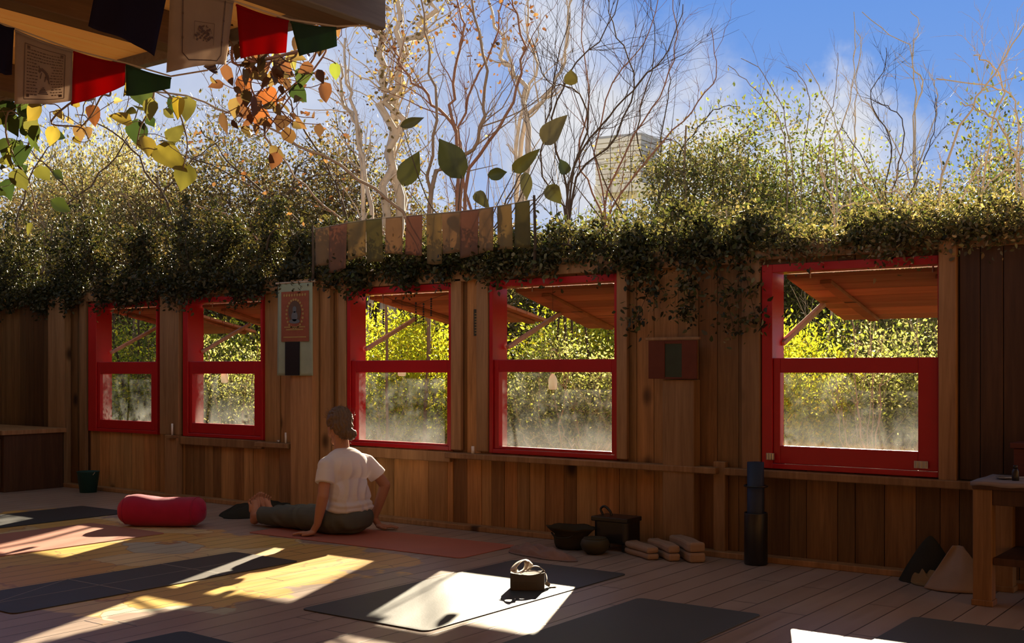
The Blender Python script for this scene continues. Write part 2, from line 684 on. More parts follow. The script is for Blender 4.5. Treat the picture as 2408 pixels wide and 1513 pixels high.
struct(mb.build('wall_back', M['wallwood'], tone=True, bevel=.003, origin=(-6, WY, 0)))

for nm, bx in [('wall_left', (-12.2, -12.05, -2.6, WY + WT, 0, 2.7)), ('wall_right', (1.0, 1.1, -2.6, WY + WT, 0, 2.7)), ('wall_front', (-12.2, 1.1, -2.7, -2.6, 0, 2.7))]:
    mb = MB()
    mb.cur = (.4, .5, .2)
    mb.box(*bx)
    struct(mb.build(nm, M['wallwood'], tone=True))


def boards_y(x0, x1, y0, y1, z0, z1, mat, name, w=.16):
    mb = MB()
    x = x0
    rr = random.Random(name)
    while x < x1 - .01:
        xe = min(x + w, x1)
        mb.cur = (rr.uniform(.3, .9), rr.random() * .5, rr.random())
        mb.box(x + .002, xe - .002, y0, y1, z0, z1)
        x = xe
    return struct(mb.build(name, mat, tone=True, origin=((x0 + x1) / 2, y0, z0)))


# roof over the left of the room: its corner and soffit come into view at the top left
EX, EY, EZ = -3.26, 3.50, 2.60
boards_y(-12.05, EX - .02, -2.6, EY - .02, EZ + .12, EZ + .16, M['soffit'], 'ceiling_left', .2)
boards_y(EX - .02, 1.0, -2.6, 3.45, EZ + .12, EZ + .16, M['ceilwood'], 'ceiling_right', .2)
boards_y(-2.0, -1.0, 3.45, 4.40, EZ + .12, EZ + .16, M['ceilwood'], 'ceiling_bay', .2)  # unseen piece added to darken the right of the room
boards_y(-1.0, 1.0, 3.45, WY + .2, EZ + .12, EZ + .16, M['ceilwood'], 'ceiling_corner', .2)  # carried on out of view to keep sky light off the right end
k_ = 0
for x in (-4.22, -5.6, -7.0, -8.4, -9.8):
    mb = MB()
    mb.box(x - .06, x + .06, -2.6, EY - .05, EZ - .03, EZ + .12)
    k_ += 1
    struct(mb.build('trim_%d' % k_, M['rafter'], bevel=.006))
mb = MB()
mb.box(EX - .20, EX - .03, 2.0, EY - .06, EZ - .02, EZ + .12)
k_ += 1
struct(mb.build('trim_%d' % k_, M['rafter'], bevel=.006))
mb = MB()
mb.hexa([(EX - .03, 1.8, EZ - .03), (EX + .02, 1.8, EZ - .03), (EX + .02, EY + .02, EZ - .03), (EX - .03, EY + .02, EZ - .03),
         (EX - .03, 1.8, EZ + .20), (EX + .02, 1.8, EZ + .20), (EX + .02, EY + .02, EZ + .20), (EX - .03, EY + .02, EZ + .20)])
mb.box(-12.05, EX - .03, EY - .03, EY + .02, EZ + .06, EZ + .20)
k_ += 1
struct(mb.build('trim_%d' % k_, M['fascia'], bevel=.005))

# posts, header and ledge rails, skirting on the window wall
def trim(bx, mat='postwood', tone=(.5, .3, .3), bevel=.006):
    global k_
    mb = MB()
    mb.cur = tone
    mb.box(*bx)
    k_ += 1
    return struct(mb.build('trim_%d' % k_, M[mat], tone=True, bevel=bevel))


trim((-6.835, -6.585, WY - .11, WY - .002, 0, 1.86), tone=(.85, .45, .3))
trim((-6.56, -6.45, WY - .05, WY - .002, 0, 1.86), tone=(.6, .3, .6))
trim((-7.02, -6.86, WY - .06, WY - .002, 0, .52), tone=(.45, .6, .1))
trim((-6.32 - .06, -6.296, WY - .03, WY - .002, 0, 1.80), tone=(.6, .2, .8))
trim((-5.235, -5.14, WY - .035, WY - .002, .56, 1.80), tone=(.75, .4, .4))
trim((-5.0, -4.90, WY - .035, WY - .002, .56, 1.80), tone=(.65, .2, .9))
trim((-3.84, -3.76, WY - .035, WY - .002, .56, 1.82), tone=(.6, .3, .5))
trim((-3.47, -3.25, WY - .09, WY - .002, 0, 1.08), tone=(.38, .2, .7))
trim((-3.14, -3.06, WY - .05, WY - .002, 0, .58), tone=(.45, .3, .2))
trim((-2.96, -2.84, WY - .035, WY - .002, .5, 1.87), tone=(.4, .2, .35))
trim((-1.795, -1.70, WY - .05, WY - .002, .5, 1.88), tone=(.55, .5, .35))
trim((-8.60, -8.33, WY - .05, WY - .002, .56, 1.80), tone=(.42, .3, .25))
trim((-8.50, -8.335, WY - .07, WY - .002, 0, .56), tone=(.6, .3, .75))
trim((-10.33, -10.05, WY - .08, WY - .002, 0, 1.86), tone=(.35, .2, .15))
trim((-9.86, -9.76, WY - .04, WY - .002, 0, 1.80), tone=(.25, .4, .55))
trim((-7.25, -5.1, WY - .035, WY - .004, 1.775, 1.86), tone=(.62, .35, .15))
trim((-5.1, -2.9, WY - .036, WY - .004, 1.785, 1.875), tone=(.5, .3, .45))
trim((-12.0, -7.25, WY - .034, WY - .004, 1.79, 1.88), tone=(.35, .3, .85))
trim((-2.9, -1.0, WY - .034, WY - .004, 1.80, 1.88), tone=(.4, .3, .95))
# ledges
trim((-7.255, -6.86, WY - .12, WY - .004, .505, .545), tone=(.4, .3, .2))
trim((-5.24, -3.1, WY - .10, WY - .0045, .505, .545), tone=(.5, .3, .6))
trim((-3.06, -1.0, WY - .07, WY - .0042, .50, .545), tone=(.35, .4, .9))
trim((-8.33, -7.255, WY - .04, WY - .0044, .48, .55), tone=(.35, .4, .4))
trim((-6.44, -5.24, WY - .04, WY - .0044, .47, .545), tone=(.6, .3, .5))
mb = MB()
mb.cur = (.6, .4, .5)
mb.box(-12.0, -1.0, WY - .10, WY - .003, 0, .035)
struct(mb.build('baseboard_back', M['postwood'], tone=True, bevel=.004))

# darker plank panel right of the last window, standing a little proud of the wall
mb = MB()
x = -1.69
rr = random.Random(3)
while x < -1.0:
    w_ = rr.uniform(.09, .16)
    mb.box(x + .0015, x + w_ - .0015, WY - .022 - rr.uniform(0, .006), WY - .004, .55, 1.80)
    x += w_
k_ += 1
struct(mb.build('trim_%d' % k_, M['darkwood'], bevel=.003))

# ------------------------------------------------------------------ windows 1..5 (left to right) with panes, and their propped plank awnings
# lower pane rect: (x0, x1, z0, z1), upper opening x0, x1, z0
PANE = [(-9.56, -8.775, .665, 1.100, -9.56, -8.70), (-8.19, -7.378, .672, 1.105, -8.20, -7.30), (-6.205, -5.288, .598, 1.12, -6.205, -5.275),
        (-4.815, -3.890, .603, 1.125, -4.815, -3.875), (-2.720, -1.915, .690, 1.125, -2.745, -1.818)]
ORD = ['first', 'second', 'third', 'fourth', 'fifth']
for i, ((x0, x1), (px0, px1, pz0, pz1, ux0, ux1)) in enumerate(zip(WIN, PANE)):
    w = bpy.data.objects.new('window_%d' % (i + 1), None)
    col.objects.link(w)
    w.location = ((x0 + x1) / 2, WY, WZ0)
    struct(w)
    uz1, uz0 = 1.722, 1.212
    mb = MB()      # outer frame (lining of the hole, all through the wall)
    mb.box(x0, px0 - .045, WY - .025, WY + .15, WZ0, WZ1)
    mb.box(ux1 + .012, x1, WY - .025, WY + .15, WZ0, WZ1)
    mb.box(px0 - .045, ux1 + .012, WY - .025, WY + .15, uz1, WZ1)
    mb.box(px0 - .045, ux1 + .012, WY - .025, WY + .15, WZ0, WZ0 + .03)
    mb.build('frame', M['red'], w, bevel=.004)
    mb = MB()      # lower sash
    s0, s1, sz0, sz1 = px0 - .043, ux1 + .010, WZ0 + .032, uz0
    y0, y1 = WY - .012, WY + .028
    mb.box(s0, px0, y0, y1, sz0, sz1)
    mb.box(px1, s1, y0, y1, sz0, sz1)
    mb.box(px0, px1, y0, y1, sz0, pz0)
    mb.box(px0, px1, y0, y1, pz1, sz1)
    sash = mb.build('sash', M['red'], w, bevel=.004)
    mb = MB()
    mb.box(px0 - .005, px1 + .005, WY + .006, WY + .010, pz0 - .005, pz1 + .005)
    g = mb.build('pane', M['glass'], sash)
    # object coordinates of the pane start at its lower edge
    g.location = (0, 0, pz0 - WZ0)
    for v in g.data.vertices:
        v.co.z -= pz0 - WZ0
    mb = MB()      # window sill outside
    mb.box(x0 - .03, x1 + .03, WY + WT + .001, WY + .21, WZ0 - .04, WZ0 - .001)
    mb.build('sill', M['stick'], w, bevel=.004)
    if i == 4:
        for (hx, hz, hw) in ((-2.80, .605, .05), (-1.93, .60, .075)):
            mb = MB()
            mb.box(hx, hx + hw, WY - .033, WY - .0255, hz, hz + .04)
            for q in range(3):
                mb.tube([(hx + hw * (.2 + .3 * q), WY - .034, hz + .003), (hx + hw * (.2 + .3 * q), WY - .034, hz + .037)], .006, 8)
            mb.build('hinge', M['steel'], w)
    # awning: plank shutter hung outside the head, held up by a prop stick
    ax0, ax1 = [(-9.60, -8.62), (-8.222, -7.20), (-6.188, -5.16), (-4.767, -3.75), (-2.735, -1.72)][i]
    A0, A1 = np.array([0, 6.53, 1.695]), np.array([0, 7.50, [1.50, 1.48, 1.525, 1.46, 1.475][i]])
    where = ['outside the dim first window at the far left', 'outside the second red window, left of the cloth scroll',
             'outside the third red window with the bead strings', 'outside the fourth red window, beside the bead-hung one', 'outside the large fifth red window at the right'][i]
    aw = thing('awning_shutter', 'reddish plank awning shutter propped open ' + where, 'awning', ((ax0 + ax1) / 2, 6.53, 1.4), 'propped awning shutters')
    rr = random.Random(i)
    mb = MB()
    nb = 7
    for q in range(nb):
        t0, t1 = q / nb + .004, (q + 1) / nb - .004
        mb.cur = (rr.uniform(.3, .8), rr.random() * .7, rr.random())
        p0, p1 = A0 + (A1 - A0) * t0, A0 + (A1 - A0) * t1
        mb.hexa([(ax0, p0[1], p0[2]), (ax1, p0[1], p0[2]), (ax1, p1[1], p1[2]), (ax0, p1[1], p1[2]),
                 (ax0, p0[1], p0[2] + .022), (ax1, p0[1], p0[2] + .022), (ax1, p1[1], p1[2] + .022), (ax0, p1[1], p1[2] + .022)])
    mb.build('panel', M['awnwood'], aw, tone=True)
    for bx in (ax0 + .22, ax1 - .12):
        mb = MB()
        mb.cur = (.35, .4, .4)
        a_, b_ = A0 + (A1 - A0) * .06, A0 + (A1 - A0) * .95
        mb.bar((bx, a_[1], a_[2] - .014), (bx, b_[1], b_[2] - .014), .07, .024)
        mb.build('batten', M['awnwood'], aw, tone=True, bevel=.003)
    mb = MB()
    mb.bar((ux0 - .02, 6.53, 1.30), (ax0 + .03, 7.05, 1.30 + .26), .035, .028)
    mb.build('prop_stick', M['stick'], aw, bevel=.003)
    for hx in (ax0 + .15, ax1 - .15):
        MB().tube([(hx, 6.525, 1.69), (hx, 6.527, 1.755)], .006, 6).build('hanger', M['steel'], aw)

exec_later = []

# ------------------------------------------------------------------ mats on the floor
M['mat_charcoal'] = mat_rubber('charcoal_rubber', (.044, .053, .056), .48)
M['mat_slate'] = mat_rubber('slate_rubber', (.068, .082, .086), .52)
M['mat_black'] = mat_rubber('black_rubber', (.016, .017, .018), .6)
M['mat_brown'] = mat_rubber('brown_black_rubber', (.045, .037, .030), .55)
M['mat_salmon'] = mat_rubber('terracotta_rubber', (.42, .13, .085), .6)
M['mat_rose'] = mat_rubber('dusty_rose_rubber', (.36, .15, .10), .6)


def yoga_mat(x0, x1, y0, y1, mat, label, rot=0.0, r=.035, th=.005, curl=0.0, stripes=None, z=0.0006):
    cx_, cy_ = (x0 + x1) / 2, (y0 + y1) / 2
    hx, hy = (x1 - x0) / 2, (y1 - y0) / 2
    pts = []
    for (sx, sy, a0) in ((1, 1, 0), (-1, 1, 90), (-1, -1, 180), (1, -1, 270)):
        for q in range(5):
            a = math.radians(a0 + q * 22.5)
            pts.append((sx * (hx - r) + r * math.cos(a), sy * (hy - r) + r * math.sin(a)))
    c, s = math.cos(rot), math.sin(rot)
    pts = [(cx_ + p[0] * c - p[1] * s, cy_ + p[0] * s + p[1] * c) for p in pts]
    mb = MB()
    mb.slab(pts, z, z + th)
    o = mb.build('yoga_mat', M[mat], bevel=.0015)
    tag(o, label, 'mat', 'yoga mats on the floor')
    if stripes:
        sm = MB()
        for (a, b, w_) in stripes:
            a = np.array([cx_ + a[0], cy_ + a[1], z + th + .0004])
            b = np.array([cx_ + b[0], cy_ + b[1], z + th + .0004])
            sm.bar(a, b, w_, .0006)
        st = sm.build('alignment_lines', M['matline'], o)
        st['label'] = 'thin pale alignment lines printed on the mat'
    return o


M['matline'] = plain('pale_print', (.30, .27, .24), .6)
yoga_mat(-4.02, -3.235, 3.77, 5.49, 'mat_charcoal', 'charcoal yoga mat under the block and strap, half in white sunlight')
yoga_mat(-2.845, -2.19, 3.22, 4.955, 'mat_slate', 'plain slate grey yoga mat right of the sunlit mat with the block', rot=.008)
yoga_mat(-1.615, -.95, 3.60, 5.33, 'mat_slate', 'slate grey yoga mat in the bottom right corner, before the wooden table')
yoga_mat(-5.60, -5.02, 2.90, 4.70, 'mat_brown', 'brownish black yoga mat with thin pale lines, between the two yellow sun patches',
         stripes=[((-.29, -.25), (.29, -.25), .008), ((-.29, .35), (.29, .35), .008), ((0, -.85), (0, .8), .006), ((-.29, -.25), (.0, -.85), .006)])
yoga_mat(-8.50, -7.80, 3.78, 5.52, 'mat_black', 'black yoga mat in the shade behind the crimson bolster', rot=.0)
yoga_mat(-6.20, -4.32, 5.33, 5.93, 'mat_salmon', 'terracotta red yoga mat under the seated person', rot=.02)
yoga_mat(-7.50, -6.62, 3.25, 4.95, 'mat_rose', 'dusty rose yoga mat in front of the crimson bolster, crossed by sunlight')
yoga_mat(-4.14, -3.58, 1.45, 3.14, 'mat_black', 'black yoga mat just showing at the bottom edge, left of the sunlit charcoal mat', rot=-.05)

# ------------------------------------------------------------------ bolster
M['crimson'] = plain('crimson_cotton', (.36, .012, .055), .85, .2, .15, 14.0, bump=.15, bscale=300, sheen=.15)
bc = fl(368, 1243) + np.array([-.07, .10, 0])
bol = thing('bolster', 'crimson cylindrical bolster cushion with a dented top, lying on the floor', 'cushion', bc)
ax_ = nrm(R_ * 1.0 + np.array([0, -.12, 0]))
pr_ = np.array([-ax_[1], ax_[0], 0])
nl, nk = 40, 40
P = np.zeros((nl, nk, 3))
for i in range(nl):
    t = -1 + 2 * i / (nl - 1)
    e = (1 - abs(t) ** 5) ** (1 / 2.6)
    rr_ = .117 * e
    for j in range(nk):
        a = 2 * pi * j / nk
        ca, sa = math.cos(a), math.sin(a)
        y_ = rr_ * 1.12 * np.sign(ca) * abs(ca) ** .85
        z_ = rr_ * .98 * np.sign(sa) * abs(sa) ** .85
        if sa > 0:
            z_ -= .026 * sa * math.exp(-((t - .15) / .38) ** 2)
            z_ += .006 * sa * math.sin(7 * t + 1.5 * ca)
        p = bc + ax_ * (.325 * t) + pr_ * y_ + U_ * (z_ + .114)
        p += .004 * np.array(mnoise.noise_vector(Vector(p * 9)))
        P[i, j] = p
    P[i, :, 2] = np.maximum(P[i, :, 2], .002)
mb = MB()
mb.grid(P, closed=True)
mb.f.append(tuple(range(nk - 1, -1, -1)))
mb.f.append(tuple((nl - 1) * nk + j for j in range(nk)))
cov = mb.build('cover', M['crimson'], bol, smooth=True)
for s_ in (4, nl - 5):
    mb = MB()
    ring = [P[s_, j] + (P[s_, j] - P[s_].mean(0)) * .012 for j in list(range(nk)) + [0, 1]]
    mb.tube(ring, .0035, 6, cap=False)
    mb.build('piping', M['crimson'], bol, smooth=True)

# ------------------------------------------------------------------ yoga block and strap in the sun
M['foam'] = plain('dark_grey_foam', (.085, .075, .065), .8, .3, .12, 30.0)
M['strapcloth'] = plain('cream_webbing', (.62, .56, .48), .8, .2, .1, 40.0)
bo = fl(1238, 1393)
ub = nrm(R_ + np.array([.0, -.05, 0]))
vb = np.array([-ub[1], ub[0], 0])
bo = bo + vb * .055
mb = MB()
nx, L, Wd, Hh = 16, .185, .105, .092
P = []
for i in range(nx + 1):
    t = -1 + 2 * i / nx
    x = t * L / 2
    dep = Wd / 2 * (1 - .25 * t ** 4)
    top = Hh - .012 * (1 - t * t)
    if t < -.93:
        x += .008
    ring = [(x, -dep, 0), (x, -dep - .004, Hh * .5), (x, -dep, top), (x, 0, top - .005), (x, dep, top), (x, dep, Hh * .5), (x, dep, 0), (x, 0, 0)]
    P.append([bo + ub * r[0] + vb * r[1] + U_ * (r[2] + .006) for r in ring])
mb.grid(P, closed=True)
mb.f.append(tuple(range(7, -1, -1)))
mb.f.append(tuple(nx * 8 + j for j in range(8)))
tag(mb.build('yoga_block', M['foam'], bevel=.004), 'dark grey foam block standing in the sun patch on the charcoal mat', 'yoga block')


def ribbon(mb, pts, w, th=.002, widthdir=None, tw=None):
    pts = np.asarray(pts, float)
    n = len(pts)
    tan = np.gradient(pts, axis=0)
    P = []
    for i in range(n):
        d = nrm(tan[i])
        s = nrm(widthdir if widthdir is not None else np.cross(d, (0, 0, 1)))
        if tw:
            ang = tw * i / n
            s = nrm(s * math.cos(ang) + np.cross(d, s) * math.sin(ang))
        nn = nrm(np.cross(s, d))
        P.append([pts[i] - s * w / 2 - nn * th / 2, pts[i] + s * w / 2 - nn * th / 2, pts[i] + s * w / 2 + nn * th / 2, pts[i] - s * w / 2 + nn * th / 2])
    k0 = mb.n
    mb.grid(P, closed=True)
    mb.f.append((k0 + 3, k0 + 2, k0 + 1, k0))
    e = k0 + (n - 1) * 4
    mb.f.append((e, e + 1, e + 2, e + 3))


def spl(ctrl, n=40):
    ctrl = np.asarray(ctrl, float)
    m = len(ctrl)
    ext = np.vstack([2 * ctrl[0] - ctrl[1], ctrl, 2 * ctrl[-1] - ctrl[-2]])
    res = []
    for t in np.linspace(0, m - 1 - 1e-6, n):
        i = int(t)
        u = t - i
        p0, p1, p2, p3 = ext[i:i + 4]
        res.append(.5 * (2 * p1 + (p2 - p0) * u + (2 * p0 - 5 * p1 + 4 * p2 - p3) * u * u + (3 * p1 - p0 - 3 * p2 + p3) * u ** 3))
    return np.array(res)


def bl(x, y, z):
    return bo + ub * x + vb * y + U_ * z


st = thing('yoga_strap', 'cream cotton strap bundled in loops on top of the dark grey block', 'strap', bl(0, 0, .09))
mb = MB()
ribbon(mb, spl([bl(-.05, -.02, .092), bl(-.06, 0, .115), bl(-.02, .0, .15), bl(.0, 0, .148), bl(-.01, -.01, .11), bl(-.05, -.03, .095), bl(-.07, -.02, .11), bl(-.04, .02, .14), bl(0, .03, .15), bl(.02, .02, .12), bl(-.01, .0, .095)], 70), .030, .0025)
mb.build('knot', M['strapcloth'], st, smooth=True)
mb = MB()
ribbon(mb, spl([bl(-.02, 0, .096), bl(.02, .01, .118), bl(.06, .02, .118), bl(.092, .03, .09), bl(.106, .03, .04), bl(.112, .035, .012), bl(.15, .05, .009)], 50), .030, .0025)
mb.build('loose_end', M['strapcloth'], st, smooth=True)
mb = MB()
ribbon(mb, spl([bl(-.03, -.03, .092), bl(.0, -.035, .105), bl(.04, -.03, .105), bl(.075, -.02, .093)], 30), .028, .0025)
mb.build('loop', M['strapcloth'], st, smooth=True)

# ------------------------------------------------------------------ person sitting on the terracotta mat
M['skin'] = plain('skin', (.45, .22, .135), .55, .35, .08, 20.0)
M['shirt'] = cloth2('white_cotton', (.86, .83, .84), .25, .04)
M['trouser'] = cloth2('grey_green_cotton', (.105, .115, .105), .03, .15)
M['hair'] = plain('brown_hair', (.15, .085, .038), .5, .5, .35, 60.0, bump=.5, bscale=120)
M['lip'] = plain('lips', (.40, .13, .10), .5)
M['eyew'] = plain('eye', (.08, .06, .05), .3)


def cap(mb, a, b, ra, rb, k=16, flat_a=False, flat_b=False):
    a, b = np.asarray(a, float), np.asarray(b, float)
    d = nrm(b - a)
    rf = np.array([0, 0, 1.]) if abs(d[2]) < .9 else np.array([1., 0, 0])
    s = nrm(np.cross(d, rf))
    u = np.cross(s, d)
    rings = []
    for q in ([] if flat_a else (-80, -55, -30)):
        t = math.radians(q)
        rings.append((a + d * ra * math.sin(t), ra * math.cos(t)))
    rings.append((a, ra))
    rings.append((b, rb))
    for q in ([] if flat_b else (30, 55, 80)):
        t = math.radians(q)
        rings.append((b + d * rb * math.sin(t), rb * math.cos(t)))
    P = [[c + r * (math.cos(2 * pi * j / k) * s + math.sin(2 * pi * j / k) * u) for j in range(k)] for c, r in rings]
    n0 = mb.n
    mb.grid(P, closed=True)
    mb.f.append(tuple(n0 + j for j in range(k - 1, -1, -1)))
    e = n0 + (len(rings) - 1) * k
    mb.f.append(tuple(e + j for j in range(k)))


def ell(mb, c, r, rot=None, k=24, n=14):
    c = np.asarray(c, float)
    Rm = np.array(rot) if rot is not None else np.eye(3)
    P = []
    for i in range(1, n):
        t = pi * i / n
        P.append([c + Rm @ np.array([r[0] * math.sin(t) * math.cos(2 * pi * j / k), r[1] * math.sin(t) * math.sin(2 * pi * j / k), -r[2] * math.cos(t)]) for j in range(k)])
    n0 = mb.n
    mb.grid(P, closed=True)
    mb.f.append(tuple(n0 + j for j in range(k - 1, -1, -1)))
    e = n0 + (n - 2) * k
    mb.f.append(tuple(e + j for j in range(k)))


def organic(mb, name, mat, parent, voxel, smooth=6, disp=None, post=None):
    """fuse overlapping limbs into one continuous skin"""
    tmp = mb.build('tmp', mat, None, origin=(0, 0, 0))
    md = tmp.modifiers.new('r', 'REMESH')
    md.mode = 'VOXEL'
    md.voxel_size = voxel
    md = tmp.modifiers.new('s', 'SMOOTH')
    md.factor = .5
    md.iterations = smooth
    dg = bpy.context.evaluated_depsgraph_get()
    dg.update()
    me = bpy.data.meshes.new_from_object(tmp.evaluated_get(dg))
    bpy.data.objects.remove(tmp)
    me.name = name
    if disp:
        ns = [v.normal.copy() for v in me.vertices]
        for v, n in zip(me.vertices, ns):
            v.co += n * disp(v.co, n)
    base = Vector((0, 0, 0))
    p = parent
    while p is not None:
        base += p.location
        p = p.parent
    for v in me.vertices:
        v.co -= base
    me.polygons.foreach_set('use_smooth', [True] * len(me.polygons))
    o = bpy.data.objects.new(name, me)
    col.objects.link(o)
    o.parent = parent
    return o


HIP = np.array([-5.58, 5.70, 0.0])
person = thing('person', 'barefoot person in white t-shirt and grey-green trousers sitting on the terracotta mat, back turned', 'person', HIP)
LS, LE, LW = np.array([-5.645, 5.535, .488]), np.array([-5.615, 5.475, .285]), np.array([-5.665, 5.468, .085])
RS, RE, RW = np.array([-5.59, 5.875, .488]), np.array([-5.515, 5.985, .32]), np.array([-5.585, 5.945, .085])
NK = np.array([-5.665, 5.70, .575])
HD = np.array([-5.692, 5.705, .735])
yaw_h = math.radians(62)   # face turned between the wall and the far left
hf = np.array([-math.sin(yaw_h), math.cos(yaw_h), 0])
hf = nrm(hf + np.array([0, 0, -.38]))
hl = nrm(np.cross((0, 0, 1), hf))      # the head's left
hu = np.cross(hf, hl)
HR = np.stack([hf, hl, hu], 1)


def hp(f, l, u):
    return HD + hf * f + hl * l + hu * u


mb = MB()
# torso core inside the shirt
cap(mb, HIP + (0, 0, .16), NK + (0, 0, -.10), .105, .10)
cap(mb, LS + (0, 0, -.01), RS + (0, 0, -.01), .040, .040)
cap(mb, NK + (.01, 0, -.06), hp(-.02, 0, -.05), .056, .050)
# head
ell(mb, hp(-.005, 0, .015), (.092, .072, .098), HR)
ell(mb, hp(.035, 0, -.055), (.058, .052, .062), HR)
cap(mb, hp(.055, .03, -.085), hp(.055, -.03, -.085), .022, .022)
cap(mb, hp(.078, 0, -.09), hp(.072, 0, -.095), .016, .016)
cap(mb, hp(.088, 0, .01), hp(.108, 0, -.025), .009, .014)      # nose
for s_ in (1, -1):
    ell(mb, hp(-.005, .074 * s_, -.015), (.020, .009, .034), HR)   # ears
    ell(mb, hp(.06, .036 * s_, -.03), (.03, .03, .028), HR)        # cheeks
    cap(mb, hp(.082, .02 * s_, .022), hp(.070, .05 * s_, .024), .011, .010)   # brow
# arms
for Sh, El, Wr in ((LS, LE, LW), (RS, RE, RW)):
    cap(mb, Sh, El, .043, .038)
    cap(mb, El, El * .55 + Wr * .45, .039, .036)
    cap(mb, El * .55 + Wr * .45, Wr, .036, .025)


def hand(mb, Wr, d, side, z=.010):
    d = nrm(np.array([d[0], d[1], 0]))
    s = np.array([-d[1], d[0], 0]) * side          # towards the thumb
    k1 = np.array([Wr[0], Wr[1], .03]) + d * .035
    kn = k1 + d * .055
    kn[2] = .022
    cap(mb, Wr, k1, .025, .022)
    for q in (-1.5, -.5, .5, 1.5):
        cap(mb, k1 + s * q * .012, kn + s * q * .019, .017, .011)
    for q, L_ in zip((-1.5, -.5, .5, 1.5), (.055, .070, .078, .070)):
        b0 = kn + s * q * .019
        sp = nrm(d + s * q * .11)
        b1 = b0 + sp * L_ * .5 + U_ * .004
        b2 = b0 + sp * L_
        b2[2] = .0165
        cap(mb, b0, b1, .0092, .0085, 10)
        cap(mb, b1, b2, .0085, .0070, 10)
    t0 = k1 - d * .01 + s * .02
    t1 = t0 + nrm(d * .7 + s * .8) * .04
    t2 = t1 + nrm(d + s * .25) * .032
    t1[2], t2[2] = .022, .0175
    cap(mb, t0, t1, .014, .011, 10)
    cap(mb, t1, t2, .0105, .008, 10)


hand(mb, LW, (-.86, -.38), 1)
hand(mb, RW, (.55, .5), -1)
# legs and feet (bare from the ankle)
FEET = []
for y_, yaw_ in ((5.60, .06), (5.745, -.03)):
    an = np.array([-6.41, y_, .072])
    cap(mb, HIP + (-.02, y_ - 5.70, .10), (-6.02, y_, .10), .075, .052)
    cap(mb, (-6.02, y_, .10), an, .052, .040)
    heel = an + (-.045, 0, -.032)
    cap(mb, an, heel, .040, .034)
    ball = an + (-.075, yaw_ * .4, .085)
    cap(mb, an + (-.03, 0, 0), ball, .038, .026)
    cap(mb, heel, ball + (-.01, 0, .0), .034, .022)
    sd = 1 if y_ < 5.7 else -1      # big toe lies inwards
    for q in range(5):
        off = (q - 2) * .0205
        b0 = ball + np.array([0, -sd * off, .005 - .003 * q])
        L_ = (.066, .064, .057, .048, .038)[q]
        r_ = (.0115, .0080, .0078, .0075, .0075)[q]
        cap(mb, ball + np.array([0.005, -sd * off * .8, -.05]), b0, .018, r_ * 1.15, 10)
        cap(mb, b0, b0 + np.array([-.012, -sd * off * .10, L_ * .6]), r_ * 1.1, r_, 10)
        cap(mb, b0 + np.array([-.012, -sd * off * .10, L_ * .6]), b0 + np.array([.004, -sd * off * .12, L_]), r_, r_ * .9, 10)
body = organic(mb, 'body', M['skin'], person, .0034, 2)
for s_ in (1, -1):
    mb = MB()
    ell(mb, hp(.080, .031 * s_, .006), (.010, .013, .008), HR, 12, 8)
    mb.build('eye', M['eyew'], person, smooth=True)
mb = MB()
cap(mb, hp(.089, .018, -.062), hp(.089, -.018, -.062), .006, .006, 10)
cap(mb, hp(.088, .015, -.070), hp(.088, -.015, -.070), .006, .006, 10)
mb.build('mouth', M['lip'], person, smooth=True)
# hair: cap swept back to a low knot
mb = MB()
ell(mb, hp(-.028, 0, .040), (.096, .083, .092), HR)
ell(mb, hp(-.066, 0, -.005), (.058, .070, .072), HR)
ell(mb, hp(-.075, -.01, -.055), (.045, .05, .045), HR)
ell(mb, hp(-.092, -.035, -.075), (.040, .042, .040), HR)
ell(mb, hp(-.005, 0, .052), (.088, .078, .070), HR)


def hair_disp(co, n):
    p = (np.array(co) - HD) @ HR
    return .0035 * math.sin(p[1] * 330 + 5 * mnoise.noise(Vector(co) * 25)) + .004 * mnoise.noise(Vector(co) * 40)


hair = organic(mb, 'hair', M['hair'], person, .005, 3, hair_disp)
for v in hair.data.vertices:
    c0 = Vector(HD - HIP)
    v.co = c0 + (v.co - c0) * 1.09
rs_ = np.random.default_rng(4)
mb = MB()
for q in range(150):
    a0 = hp(*(np.array([-.02, 0, .035]) + nrm(np.array([rs_.uniform(-1, .7), rs_.uniform(-1, 1), rs_.uniform(.15, 1)])) * .100))
    mb.tube(curve(a0, a0 + hu * rs_.uniform(.005, .03) - hf * rs_.uniform(-.03, .05) + hl * rs_.uniform(-.04, .04), rs_, .3, 5), [.0009, .0009, .0008, .0007, .0003], 4)
for q in range(20):
    a0 = hp(rs_.uniform(-.12, -.07), rs_.uniform(-.05, .05), rs_.uniform(-.12, -.04))
    mb.tube(curve(a0, a0 - hf * rs_.uniform(.005, .03) - hu * rs_.uniform(.0, .05) + hl * rs_.uniform(-.03, .03), rs_, .3, 5), [.0009, .0009, .0008, .0007, .0003], 4)
mb.build('stray_hair', M['hair'], hair)
